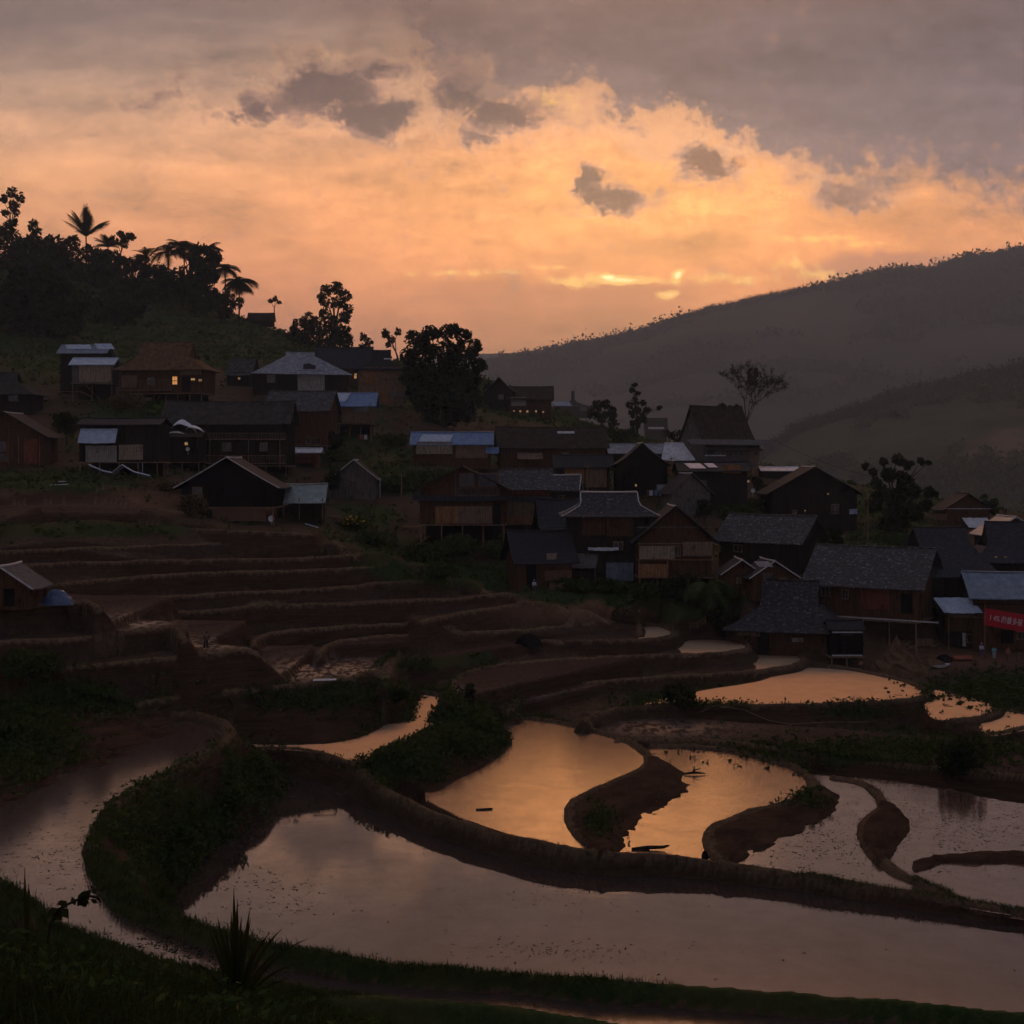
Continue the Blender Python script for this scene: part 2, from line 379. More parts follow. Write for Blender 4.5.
def loft(rim, zr, foot, zf, hump=.3):
    """a bank traced by its upper and its lower edge"""
    n = 24
    def res(pts, z):
        s = spline(pts, 3); t = np.linspace(0, len(s)-1, n); s = np.stack([np.interp(t, np.arange(len(s)), s[:,k]) for k in (0, 1)], 1)
        zz = np.interp(np.linspace(0, 1, n), np.linspace(0, 1, len(z)), z) if hasattr(z, '__len__') else np.full(n, z)
        return np.array([(*Pz(s[i,0], s[i,1], zz[i]), zz[i]) for i in range(n)])
    a, b = res(rim, zr), res(foot, zf)
    K = 6
    for j in range(K):
        t0, t1 = j/K, (j+1)/K
        f = lambda t: a*(1-t)+b*t+np.array([0, 0, hump*math.sin(math.pi*min(1, t*1.15))])
        r0, r1 = f(t0), f(t1)
        for i in range(n-1):
            for tri in ((r0[i], r0[i+1], r1[i]), (r0[i+1], r1[i+1], r1[i])):
                T = np.array(tri); ix = box_sel(T, .02)
                if not len(ix): continue
                x, y = X[ix], Y[ix]; (x0,y0,z0),(x1,y1,z1),(x2,y2,z2) = T
                den = (y1-y2)*(x0-x2)+(x2-x1)*(y0-y2)
                if abs(den) < 1e-9: continue
                w0 = ((y1-y2)*(x-x2)+(x2-x1)*(y-y2))/den; w1 = ((y2-y0)*(x-x2)+(x0-x2)*(y-y2))/den; w2 = 1-w0-w1
                m = (w0 >= -.01) & (w1 >= -.01) & (w2 >= -.01)
                h = w0*z0+w1*z1+w2*z2; ii = ix[m]; hh = h[m]+fbm(x[m], y[m], 1.6, 9, 3)*.22
                up = hh > H[ii]
                bankA[ii] = np.where(up, 1, bankA[ii]); pondA[ii] = np.where(up, 0, pondA[ii]); crestA[ii] = np.where(up, 0, crestA[ii])
                H[ii] = np.maximum(H[ii], hh); isb[ii] &= ~up
def crest_terrace(px_pts, zs, back=12, slope=2.2, lip=.22, half=.28, shift=0):
    l = w3(px_pts, zs)
    b0, b1 = l[0], l[-1]
    poly = np.vstack([l, [(b1[0]+shift, b1[1]+back, b1[2])], [(b0[0]-2, b0[1]+back, b0[2])]])
    plateau(poly, slope, .05)
    if lip: ridge(l, lip, half*.8, 1.5, crest=.6)
    return l
WATER = []
def pond(name, poly_px, z, rim_px=None, hgt=.3, half=.4, slope=2.2, lower=.22, drop=.0):
    poly = w3(poly_px, z, True)
    plateau(poly, slope, 0)
    ix = box_sel(poly, 1); d, zz, ins = near(poly, X[ix], Y[ix], True)
    m = ins & (H[ix] <= z+.02); H[ix[m]] = z-lower*np.clip(d[m]/.8, 0, 1)
    if rim_px is not None: ridge(w3(rim_px, z), hgt, half)
    WATER.append((name, poly, z-.06))
    return poly

# main basin floor
MZ = -28.0
pond('main', [(60,1000),(110,840),(150,770),(240,742),(300,742),(370,752),(450,800),(600,835),(850,868),(1100,890),(1560,900),(1560,1080),(1024,1080),(500,1060)], MZ, None, lower=.3)
# dark fields at the right, between the upper ponds and the basin
crest_terrace([(615,742),(650,741),(700,741),(760,747),(830,756),(900,764),(1024,776),(1250,795),(1460,810)], [-26.9,-26.9,-26.9,-26.95,-27.0,-27.0,-27.0,-27,-27], back=16, slope=1.6, lip=.25)
pond('lower_right', [(830,777),(900,781),(1024,803),(1250,835),(1560,870),(1560,960),(1250,945),(1024,919),(960,908),(905,880),(870,850),(862,825),(880,806),(868,790)], -27.58,
     [(868,790),(881,806),(876,815),(862,826),(868,845),(895,868),(940,895),(985,910)], .22, .32)
pond('right_corner', [(925,880),(1000,868),(1250,872),(1560,900),(1560,960),(1250,942),(1024,917),(975,908)], -27.65, None)
loft([(912,861),(930,853),(970,851),(1024,851),(1300,858),(1500,870)], -27.2, [(918,876),(940,866),(980,865),(1024,866),(1300,872),(1500,885)], -27.7, .1)
pond('fifth', [(800,776),(840,776),(868,785),(881,803),(880,808),(862,826),(862,842),(890,868),(960,900),(1010,914),(900,896),(760,868),(735,855),(800,800)], -27.45,
     [(835,778),(862,783),(880,800),(878,812),(863,825),(864,843),(890,868),(950,897)], .25, .34)
loft([(880,800),(876,812),(864,824),(864,840),(880,860)], -27.05, [(910,818),(909,828),(900,840),(893,852),(884,864)], -27.5, .25)
pond('fourth', [(640,752),(665,747),(700,748),(760,757),(797,768),(812,780),(808,792),(790,803),(750,814),(718,828),(710,840),(716,855),(726,864),(660,860),(600,855),(590,820),(640,770)], -27.15,
     [(655,747),(700,748),(760,757),(797,768),(813,781),(808,793),(790,803),(750,814),(718,828),(710,840),(716,856),(728,866)], .3, .5)
loft([(813,781),(808,793),(790,803),(750,814),(718,828),(712,842),(722,860)], -26.9, [(840,797),(838,808),(815,825),(785,840),(755,852),(740,862),(732,868)], -27.5, .35)
pond('third', [(425,790),(470,740),(485,716),(510,717),(560,722),(610,735),(640,748),(647,762),(632,776),(600,789),(574,802),(570,815),(578,832),(598,848),(560,845),(500,832),(440,808)], -26.85,
     [(485,715),(520,718),(560,723),(610,735),(640,748),(648,762),(632,776),(600,789),(573,803),(570,816),(578,833),(600,851)], .25, .4)
loft([(648,757),(640,772),(600,790),(574,804),(572,818),(582,838),(600,852)], -26.6, [(688,775),(690,790),(670,806),(645,822),(632,836),(625,848),(618,856)], -27.25, .45)
pond('small', [(225,742),(255,728),(300,712),(370,690),(400,690),(430,694),(462,702),(466,712),(452,724),(425,738),(395,750),(372,761),(355,765),(320,753),(280,749),(245,750)], -25.9,
     [(390,690),(430,694),(462,702),(467,712),(452,724),(425,738),(395,750),(372,760),(356,765)], .35, .45)
ridge(w3([(240,749),(280,748),(320,752),(356,764)], -25.9), .12, .3)
loft([(467,706),(464,716),(448,727),(422,740),(395,751),(372,761)], -25.5, [(508,736),(505,748),(485,764),(455,778),(430,790),(395,778)], -26.7, .95)
# long bund between the basin and the ponds above it
ridge(w3([(352,762),(365,775),(390,792),(430,812),(480,830),(540,844),(600,854),(700,862),(800,876),(900,893),(1024,913),(1250,945),(1500,970)],
      [-25.9,-26.2,-26.55,-26.75,-26.85,-26.85,-26.9,-27.1,-27.25,-27.42,-27.55,-27.65,-27.65]), .22, .42, 2.4)
# upper right ponds
crest_terrace([(985,733),(1010,731),(1040,727),(1200,725)], -26.75, back=10, lip=.0)
pond('rim_sixth', [(980,714),(1005,710),(1035,714),(1060,722),(1024,731),(985,735)], -26.7, [(1005,710),(1030,715),(1030,724),(1010,731),(985,734)], .2, .3)
pond('rim_fifth', [(925,690),(960,694),(985,700),(996,708),(985,716),(955,720),(930,716)], -26.3, [(950,692),(985,699),(998,708),(985,716),(950,721)], .22, .35)
pond('rim_fourth', [(640,705),(700,690),(760,680),(790,668),(830,668),(870,673),(905,682),(926,692),(915,699),(860,704),(800,706),(700,707)], -25.9,
     [(583,722),(600,714),(640,707),(700,706),(800,706),(860,704),(910,700),(928,692),(905,681),(860,671),(830,667)], .25, .38)
crest_terrace([(510,710),(513,704),(527,697),(573,686),(620,681),(673,677),(730,674),(770,669),(797,664),(804,658),(790,652)], [-25.55]*4+[-25.3]*7, back=2)
pond('rim_third', [(755,655),(780,652),(800,656),(804,660),(795,665),(770,670),(757,672)], -25.3, [(757,673),(770,670),(797,665),(805,659),(790,652),(765,650)], .22, .33)
crest_terrace([(458,706),(451,694),(453,684),(462,675),(480,669),(540,661),(620,657),(683,655),(720,654),(745,650),(748,644),(730,640)], [-23.8]*3+[-23.9]*9, back=3)
pond('rim_second', [(680,642),(710,639),(735,641),(748,646),(740,651),(715,654),(683,656)], -23.9, [(683,656),(715,654),(740,651),(750,646),(735,640),(700,638)], .22, .33)
crest_terrace([(378,672),(380,664),(395,656),(433,649),(517,642),(600,641),(640,640),(665,638),(674,632),(660,626)], -22.6, back=3, slope=1.5)
pond('rim_first', [(640,627),(655,626),(668,628),(674,632),(665,637),(640,641)], -22.6, [(640,641),(665,638),(675,632),(660,626),(645,625)], .22, .33)
# brown terraces of the left slope
crest_terrace([(317,656),(320,650),(345,641),(400,636),(450,634),(541,629),(600,624),(630,621),(640,625),(640,634)], [-20.7,-20.7,-20.7,-20.8,-20.9,-21.4,-21.8,-21.9,-22,-22.3], back=7)
crest_terrace([(253,645),(262,636),(300,630),(350,627),(433,623),(500,618),(577,611),(592,614),(610,622)], [-19.7,-19.7,-19.7,-19.75,-19.9,-20.1,-20.3,-20.5,-21.2], back=8)
crest_terrace([(420,622),(470,612),(520,605),(541,602),(556,606),(572,614)], [-19.0,-18.8,-18.7,-18.7,-19,-20], back=7)
crest_terrace([(167,612),(200,612),(267,606),(341,604),(433,600),(480,597),(507,594),(520,598),(532,604)], [-17.4]*7+[-17.8,-18.6], back=8)
crest_terrace([(118,602),(160,598),(267,592),(341,588),(383,583),(463,580),(477,586),(492,596)], [-15.8]*6+[-16.3,-17.4], back=8)
crest_terrace([(58,585),(110,579),(200,574),(300,571),(367,568),(417,564),(433,572),(448,582)], [-13.9]*6+[-14.5,-15.6], back=8)
crest_terrace([(-300,575),(-100,570),(27,565),(167,561),(267,560),(333,557),(383,553),(395,560),(410,568)], [-12.5]*7+[-13,-14.2], back=8)
crest_terrace([(-300,560),(-100,556),(0,552),(133,547),(200,545),(280,542),(333,541),(343,550),(355,558)], [-11.1]*7+[-11.8,-12.8], back=7)
crest_terrace([(-200,536),(0,530),(90,524),(180,528),(270,532),(310,534)], [-8.9,-8.9,-8.9,-9,-9.4,-9.8], back=7, slope=1.2, lip=.1)
crest_terrace([(-200,512),(0,506),(80,504),(150,507),(190,514)], [-6.2,-6.2,-6.2,-6.4,-7.2], back=6, slope=1.1, lip=.1)
crest_terrace([(-300,610),(-100,609),(0,607),(50,605),(86,602),(100,610),(108,622)], [-13.7]*5+[-14,-15.4], back=24, slope=2.6)
crest_terrace([(-300,648),(-100,645),(0,642),(60,640),(113,634),(165,627),(176,628),(186,640),(194,650)], [-16.3]*7+[-16.8,-18.1], back=24, slope=2.4)
crest_terrace([(-300,682),(-100,678),(0,674),(70,668),(133,662),(200,656),(246,652),(262,658),(280,676)], [-18.4]*7+[-19.0,-21.0], back=22, slope=2.4)
crest_terrace([(-300,735),(-100,722),(40,712),(127,705),(183,697),(240,691),(283,687),(341,680),(368,673),(377,672),(384,684)], [-21.75]*10+[-22.4], back=24, slope=1.35)
loft([(232,692),(290,687),(341,681),(368,675),(384,686)], -22.0, [(236,744),(290,745),(340,742),(374,732),(396,716)], -25.95, .5)
# green mound at the left
loft([(-300,668),(-100,672),(0,676),(40,682),(90,690),(122,700),(150,714)], [-20.3,-20.3,-20.4,-20.6,-21.0,-21.8,-22.8], [(-300,872),(-100,850),(0,816),(50,790),(100,768),(140,750),(178,733)], -23.5, .9)
# left pond and the strip that runs round the front of the basin
LZ = -23.4
pond('left', [(-500,760),(-100,740),(60,735),(140,724),(180,719),(213,723),(226,733),(222,745),(200,762),(168,779),(135,797),(110,815),(98,835),(95,855),(103,880),(120,900),(150,919),(200,941),(260,959),(340,974),
     (450,985),(600,998),(800,1013),(1024,1032),(1500,1060),(1500,1110),(1024,1072),(800,1052),(640,1033),(500,1012),(400,1003),(300,992),(200,973),(133,956),(60,929),(0,887),(-120,850),(-500,800)], LZ,
     [(140,722),(180,718),(215,722),(228,733),(224,746),(201,763),(169,780),(136,797),(111,815),(99,835),(96,855),(104,880),(121,900),(151,919),(200,940)], .5, .55, slope=1.1); LEFTRIM = True
ridge(w3([(104,878),(121,898),(151,916),(200,938),(260,956),(340,970),(450,981),(600,994),(800,1009),(1024,1028),(1500,1056)],
      [LZ,LZ,LZ]+[LZ+.1]*8), .6, .45, 2.6)
ridge(w3([(-500,800),(-120,850),(0,888),(60,930),(133,957),(200,974),(300,993),(400,1004),(500,1013),(640,1034),(800,1053),(1024,1073),(1500,1111)], LZ), .22, .4, 1.2)
# thick overgrown shoulder of the left bund
loft([(228,735),(205,762),(170,781),(137,799),(113,818),(101,840),(100,860),(112,886)], -22.9, [(270,776),(262,792),(240,812),(215,832),(190,852),(172,872),(164,890),(168,905)], -27.9, 1.0)

# fine relief of earth, none on pond beds
soil = fbm(X, Y, .9, 20, 3)*.07+fbm(X, Y, 2.6, 21, 3)*.1
H += fbm(X, Y, 1.5, 22, 3)*.16*np.clip(bankA, 0, 1)*(pondA < .5)*(Y > 60)
H += soil*np.where(pondA > .5, .2, np.where(crestA > .1, .6, 1))*np.clip(Y/60, .3, 1)
# beaten tread noise
rowg = HY-H/Y*F
def ell(px, row, rx, ry, a=1.0):
    return a*np.exp(-((PXg-px)/rx)**2-((rowg-row)/ry)**2)
veg = np.zeros_like(X)
for e in [(600,470,150,40,.62),(880,505,110,30,.75),(330,445,90,34,.7),(150,440,130,20,.6),(420,400,110,26,.7),(60,480,120,14,.8),(60,530,160,9,.9),(140,415,80,22,.8),(200,330,130,40,.75),(40,330,90,60,1),(420,560,70,28,1),(480,575,60,18,1),(560,590,50,16,1),(650,590,80,16,1),(400,470,70,30,.9),(470,455,60,14,.9),
          (360,520,50,20,.8),(690,600,60,25,1),(640,600,60,12,.8),(600,440,70,20,.8),(720,545,60,20,.5),(870,545,80,18,.7),(60,695,90,18,1.1),(20,730,50,40,.9),(115,700,40,14,.8),
          (180,838,52,56,1.25),(255,780,36,26,1.2),(165,885,22,22,.9),(455,728,60,26,1.3),(400,760,40,20,1.2),(600,822,14,12,.5),(440,658,55,11,1.1),(360,690,40,10,.6),
          (700,700,60,10,.8),(760,690,90,10,.5),(900,752,110,14,1.0),(1000,690,50,16,1.0),(870,712,60,10,.6),(800,800,24,8,.3),(310,700,90,12,.55),(500,760,10,6,.3)]:
    veg = np.maximum(veg, ell(*e))
veg = np.where(Y < 58, 1.2, veg)
veg = np.maximum(veg, np.where((Y < 76) & (pondA < .5), .6, 0))
veg = np.maximum(veg, np.clip((Y-330)/60, 0, 1)*.8)
veg = np.clip(veg+fbm(X, Y, 6, 30, 4)*.25*(veg > .12), 0, 1)*(pondA < .5)
mud = np.zeros_like(X)
for e in [(138,621,34,9,1.2),(205,645,50,9,.8),(325,670,55,12,1.3),(560,700,60,14,.6),(440,692,30,8,.7),(670,728,70,9,.8)]: mud = np.maximum(mud, ell(*e)*(pondA > .5))
path = np.zeros_like(X)
for e in [(950,660,90,9,1.2),(560,612,60,10,1),(600,605,35,14,1),(905,662,40,14,1.1),(330,430,60,16,.5),(230,505,60,10,.6),(110,500,90,10,.5),(640,606,30,10,1.2)]: path = np.maximum(path, ell(*e))
Z = H.reshape(NR, NC)
idx = np.arange(NR*NC).reshape(NR, NC)
faces = np.stack([idx[:-1,:-1], idx[:-1,1:], idx[1:,1:], idx[1:,:-1]], -1).reshape(-1, 4)
V = np.stack([X, Y, H], 1)
me = mesh_np('hillside', V, faces, True)
for nm, arr in (('veg', veg), ('crest', crestA), ('bed', pondA), ('bank', bankA), ('mud', np.clip(mud, 0, 1)), ('path', np.clip(path, 0, 1))):
    a = me.attributes.new(nm, 'FLOAT', 'POINT'); a.data.foreach_set('value', arr.astype(np.float32))
def soil_fn(N):
    co = worldco(N)
    n1 = N.noise(co, .35, 6, .6); n2 = N.noise(co, 2.2, 5, .6); n3 = N.noise(co, 9, 4, .6)
    n0 = N.noise(co, .09, 4, .55)
    strat = N.noise(N.scalev(co, (.25, .25, 3.5)), 1.3, 4, .6)
    earth = N.ramp(N.add(N.mul(n1, .5), N.mul(n2, .5)), [(.3, (.028, .018, .011)), (.5, (.058, .037, .022)), (.7, (.112, .074, .045))])
    earth = N.mixc(N.mul(attr(N, 'bank'), .75), earth, N.ramp(strat, [(.35, (.018, .009, .006)), (.65, (.062, .031, .017))]))
    wet = N.ramp(n2, [(.35, (.034, .020, .015)), (.7, (.075, .044, .031))])
    earth = N.mixc(N.mul(attr(N, 'bed'), .8), earth, wet)
    dry = N.ramp(n3, [(.3, (.10, .065, .035)), (.7, (.30, .21, .12))])
    earth = N.mixc(N.mul(attr(N, 'path'), .8), earth, N.ramp(n2, [(.3, (.13, .065, .037)), (.7, (.20, .11, .065))]))
    earth = N.mixc(N.mul(attr(N, 'crest'), N.smooth(n2, .25, .6)), earth, dry)
    grn = N.ramp(N.add(N.mul(n2, .6), N.mul(n3, .4)), [(.3, (.010, .020, .006)), (.5, (.026, .044, .012)), (.7, (.060, .072, .022))])
    grn = N.mixc(N.smooth(n0, .45, .62), grn, N.mixc(.5, grn, (.075, .055, .022, 1)))
    vm = N.smooth(N.add(attr(N, 'veg'), N.mul(N.sub(n1, .5), 1.1)), .30, .62)
    col = N.mixc(vm, earth, grn)
    h = N.add(N.mul(n2, .6), N.mul(n3, .4))
    mudm = N.mul(attr(N, 'mud'), N.smooth(N.noise(N.scalev(co, (1, .45, 1)), 1.5, 4, .65), .40, .58))
    rough = N.add(.92, N.mul(mudm, -.62))
    spec = N.add(.03, N.mul(mudm, .8))
    return pbsdf(N, col, rough, spec, N.bump(h, .8, .12))
M_soil = material('soil_and_scrub', soil_fn)
hill = link('terraced_hillside', me, M_soil); tag(hill, 'brown rice terraces and scrub slope under the village', None, None, 'structure')

def water_fn(spk, mudcol, rip=(.5, 1.2, 1), rg=.10, ior=1.85, tint=(.96, .92, .90, 1), bmp=.12):
    def fn(N):
        co = worldco(N)
        fr = N.n.new('ShaderNodeFresnel'); fr.inputs[0].default_value = ior
        # floating stubble and silt: small dark specks gathered in patches
        patch = N.noise(co, .11, 4, .6); sp = N.noise(N.scalev(co, (1, .62, 1)), 4.6, 5, .72)
        speck = N.mul(N.smooth(sp, .60, .67), N.smooth(patch, .40, .66))
        sp2 = N.noise(N.scalev(co, (1, .5, 1)), 1.9, 5, .7)
        speck2 = N.mul(N.smooth(sp2, .64, .70), N.smooth(N.noise(co, .06, 3, .5), .45, .6))
        sk = N.mul(N.m('MAXIMUM', speck, speck2), spk, True)
        film = N.noise(co, .5, 6, .65)
        g = N.n.new('ShaderNodeBsdfGlossy'); N.put(g.inputs['Roughness'], N.add(rg, N.mul(film, .06)))
        N.put(g.inputs['Color'], N.mixc(N.smooth(film, .3, .75), tint, tuple(c*.85 for c in tint[:3])+(1,)))
        rp = N.add(N.noise(N.scalev(co, rip), 1.4, 3, .5), N.mul(N.noise(N.scalev(co, rip), 9, 2, .5), .12))
        N.l.new(N.bump(rp, bmp, .035), g.inputs['Normal'])
        d = N.n.new('ShaderNodeBsdfDiffuse'); N.put(d.inputs[0], N.mixc(film, mudcol, tuple(c*1.5 for c in mudcol[:3])+(1,)))
        mx = N.n.new('ShaderNodeMixShader'); fac = N.mul(N.m('MULTIPLY_ADD', fr.outputs[0], .95, .06), N.sub(1, N.mul(sk, .85)), True)
        N.put(mx.inputs[0], fac); N.l.new(d.outputs[0], mx.inputs[1]); N.l.new(g.outputs[0], mx.inputs[2])
        return mx.outputs[0]
    return fn
M_water = material('silty_water', water_fn(.75, (.034, .024, .020, 1), rg=.012, ior=2.5, bmp=.05))
M_waterR = material('stubble_water', water_fn(1.0, (.045, .030, .025, 1), rg=.10, ior=2.6))
M_waterU = material('still_water', water_fn(.45, (.12, .07, .045, 1), rg=.52, ior=4.6, tint=(1, .76, .50, 1))); M_waterM = material('pond_water_soft', water_fn(.6, (.10, .062, .045, 1), rg=.2, ior=3.4, tint=(1, .82, .62, 1)))  # orange gloss tint stands in for sunset reflections the village slope blocks
wnames = {'main': 'water, broad foreground pond', 'left': 'water, winding pond at the lower bund'}
for nm, poly, z in WATER:
    # triangulated sheet
    from mathutils.geometry import tessellate_polygon
    pts3 = [Vector((p[0], p[1], z)) for p in poly]
    tr = tessellate_polygon([pts3]); m2 = bpy.data.meshes.new('pond_water'); m2.from_pydata([tuple(p) for p in pts3], [], [tuple(t) for t in tr]); m2.update()
    for p in m2.polygons:
        if p.normal.z < 0: p.flip()
    link('pond_water', m2, M_waterU if nm.startswith('rim') or nm == 'small' else M_waterM if nm in ('third', 'fourth') else M_waterR if nm in ('fifth', 'lower_right', 'left') else M_water)['kind'] = 'structure'

# quick ground lookup for standing things on it
def ground(x, y):
    r = np.searchsorted(ys, y)-1; c = ((x/y)-us[0])/(us[1]-us[0])
    r = int(min(max(r, 0), NR-2)); c = min(max(c, 0), NC-2.001); ci = int(c); fc = c-ci; fr = (y-ys[r])/(ys[r+1]-ys[r]); fr = min(max(fr, 0), 1)
    return float((Z[r,ci]*(1-fc)+Z[r,ci+1]*fc)*(1-fr)+(Z[r+1,ci]*(1-fc)+Z[r+1,ci+1]*fc)*fr)
def on_ground(px, row, Y):               # the sighting's ground point at distance Y, height from the terrain
    x = (px-CX)/F*Y; return Vector((x, Y, ground(x, Y)))
def hit(px, row, y0=8, y1=900):           # first ground met along a line of sight
    k = np.where(ys > y0)[0]; u = (px-CX)/F; c = int(min(max((u-us[0])/(us[1]-us[0]), 0), NC-1))
    zs = Z[k, c]; sight = -(row-HY)/F*ys[k]; h = np.where(zs >= sight)[0]
    if not len(h): return Vector(P(px, row, y1))
    return Vector((u*ys[k[h[0]]], ys[k[h[0]]], float(zs[h[0]])))

# ---------------------------------------------------------------- far ground
def far_mat(name, a, b, c, sc):
    def fn(N):
        co = worldco(N); n = N.noise(co, sc, 8, .65); n2 = N.noise(co, sc*.16, 5, .6)
        ter = N.noise(N.scalev(co, (.15, .15, 1.6)), sc*1.4, 3, .5)
        col = N.ramp(n, [(.35, a), (.62, b)])
        col = N.mixc(N.mul(N.smooth(n2, .50, .60), N.smooth(ter, .38, .6)), col, c)
        return pbsdf(N, col, .95, .05)
    return material(name, fn)
def ridge_mesh(name, crest, Yc, base_px, Yb, zb, mat, amp=6, nu=260, nd=60, xr=(-700, 1800), back=500):
    """a mountain side: foot at distance Yb, crest line sighted at distance Yc, falling behind"""
    px = np.linspace(xr[0], xr[1], nu); cr = np.interp(px, [c[0] for c in crest], [c[1] for c in crest])
    V = []; t = np.linspace(0, 1, nd)
    for tt in np.r_[t, 1.15, 1.4, 1.8]:
        if tt <= 1: Yt = Yb+(Yc-Yb)*tt
        else: Yt = Yc+back*(tt-1)
        x = (px-CX)/F*Yt; zc = -(cr-HY)/F*Yc
        z = zb+(zc-zb)*(tt**.85) if tt <= 1 else zc-(tt-1)*back*.55
        z = z+fbm(x, np.full_like(x, Yt), Yc*.09, 40)*amp*3*min(1, tt*3)*(1-.85*(abs(tt-1) < .12))+fbm(x, np.full_like(x, Yt), Yc*.02, 41)*amp*.6
        # gullies running downhill
        g = fbm(x, np.full_like(x, Yt*.25), Yc*.05, 43)*amp*1.6*math.sin(math.pi*min(tt, 1)); z = z+g
        V.append(np.stack([x, np.full_like(x, Yt), z], 1))
    V = np.concatenate(V); nr = nd+3; ii = np.arange(nr*nu).reshape(nr, nu)
    Fq = np.stack([ii[:-1,:-1], ii[:-1,1:], ii[1:,1:], ii[1:,:-1]], -1).reshape(-1, 4)
    o = link(name, mesh_np(name, V, Fq, True), mat); o['kind'] = 'structure'; return V.reshape(nr, nu, 3), o
crest_mid = [(-700,640),(600,560),(700,520),(760,455),(800,424),(850,409),(900,393),(940,383),(980,374),(1024,364),(1200,320),(1800,240)]
Vm, _ = ridge_mesh('terraced_hill', crest_mid, 1700, None, 1000, -150, far_mat('hill_fields', (.012,.018,.008), (.05,.055,.025), (.13,.085,.045), .025), 6, 220, 50)
crest_far = [(-700,470),(300,420),(440,385),(490,361),(540,352),(600,340),(640,330),(700,311),(760,298),(800,289),(850,279),(880,271),(930,268),(960,259),(1024,247),(1200,222),(1800,215)]
Vf, _ = ridge_mesh('mountain', crest_far, 4200, None, 2100, -160, far_mat('mountain_forest', (.010,.014,.008), (.030,.034,.018), (.05,.042,.028), .006), 14, 420, 70, back=900)
crest_ff = [(-700,430),(0,400),(350,366),(440,357),(480,354),(520,353),(560,360),(700,380),(1800,420)]
ridge_mesh('distant_range', crest_ff, 6300, None, 5300, -60, far_mat('range_forest', (.012,.016,.010), (.03,.035,.02), (.05,.045,.03), .008), 8, 200, 12)
vp = MB(); vp.add([(-8200, -300, -165), (8200, -300, -165), (8200, 8300, -165), (-8200, 8300, -165)], [(0, 1, 2, 3)])
vp.build('valley_floor', M_soil)['kind'] = 'structure'

# haze
hz = MB(); hz.box((0, 3930, 330), (12800, 8060, 1000))
hm_ = bpy.data.materials.new('haze_air'); hm_.use_nodes = True; hm_.node_tree.nodes.clear()
o_ = hm_.node_tree.nodes.new('ShaderNodeOutputMaterial'); v_ = hm_.node_tree.nodes.new('ShaderNodeVolumePrincipled')
v_.inputs['Density'].default_value = HAZE; v_.inputs['Color'].default_value = (.72, .80, .82, 1); v_.inputs['Anisotropy'].default_value = .15
hm_.node_tree.links.new(v_.outputs[0], o_.inputs['Volume'])
if HAZE > 0:
    ho = hz.build('haze', hm_); ho['kind'] = 'stuff'; ho['label'] = 'thin evening haze over the valley'; 
# ---------------------------------------------------------------- building materials
def plank_mat(name, a, b, vert=True, sc=5.0):
    def fn(N):
        co = objco(N); s = (sc, sc, .35) if vert else (.35, .35, sc)
        n = N.noise(N.scalev(co, s), 1.2, 4, .6); n2 = N.noise(co, 3.5, 5, .6); r = objrand(N)
        col = N.mixc(N.smooth(N.add(N.mul(n, .7), N.mul(n2, .3)), .35, .65), a, b)
        col = N.mixc(N.smooth(N.noise(co, .8, 4, .6), .55, .75), col, tuple(c*.45 for c in a[:3])+(1,))
        return pbsdf(N, col, .9, .05, N.bump(n, .6, .04))
    return material(name, fn)
def sheet_mat(name, a, b, rough=.45, stain=(.05,.04,.035,1), rib=9.0):
    def fn(N):
        co = objco(N); n = N.noise(co, 1.1, 5, .6); n2 = N.noise(N.scalev(co, (4, .6, .6)), 1.6, 4, .6)
        x, y, z = N.sep(co); w = N.m('SINE', N.mul(x, rib*2.2))
        col = N.mixc(N.smooth(n, .35, .7), a, b); col = N.mixc(N.mul(N.smooth(n2, .55, .75), .5), col, stain)
        return pbsdf(N, col, rough, .5, N.bump(w, .5, .03))
    return material(name, fn)
def tile_mat(name, a, b, hi, streak=.55):
    def fn(N):
        co = objco(N); x, y, z = N.sep(co)
        row = N.m('FRACT', N.mul(z, 4.2)); colm = N.noise(N.scalev(co, (3.2, 3.2, .5)), 1.4, 3, .6)
        cell = N.vor(N.scalev(co, (2.8, 2.8, 4.2)), 1.0, 'F1', 1)
        c1 = N.mixc(.5, cell, (.5, .5, .5, 1)); cf = N.sep(c1)[0]
        col = N.mixc(cf, a, b)
        worn = N.mul(N.smooth(N.noise(N.scalev(co, (1.3, 1.3, 2.4)), 1.5, 6, .7), .5, .68), N.smooth(colm, .35, .62))
        col = N.mixc(N.mul(worn, streak), col, hi)
        return pbsdf(N, col, .8, .18, N.bump(N.add(row, cf), .9, .06))
    return material(name, fn)
def thatch_mat(name, a, b):
    def fn(N):
        co = objco(N); n = N.noise(N.scalev(co, (6, 6, 1)), 1.5, 5, .65); n2 = N.noise(co, .9, 5, .6)
        col = N.mixc(N.smooth(N.add(N.mul(n, .5), N.mul(n2, .5)), .35, .65), a, b)
        return pbsdf(N, col, .95, .04, N.bump(n, 1, .1))
    return material(name, fn)
def plain_mat(name, a, rough=.8, spec=.3, var=.35, **kw):
    def fn(N):
        n = N.noise(objco(N), 6, 4, .6); col = N.mixc(N.smooth(n, .3, .7), tuple(c*(1-var) for c in a[:3])+(1,), tuple(min(1, c*(1+var)) for c in a[:3])+(1,))
        return pbsdf(N, col, rough, spec, **kw)
    return material(name, fn)
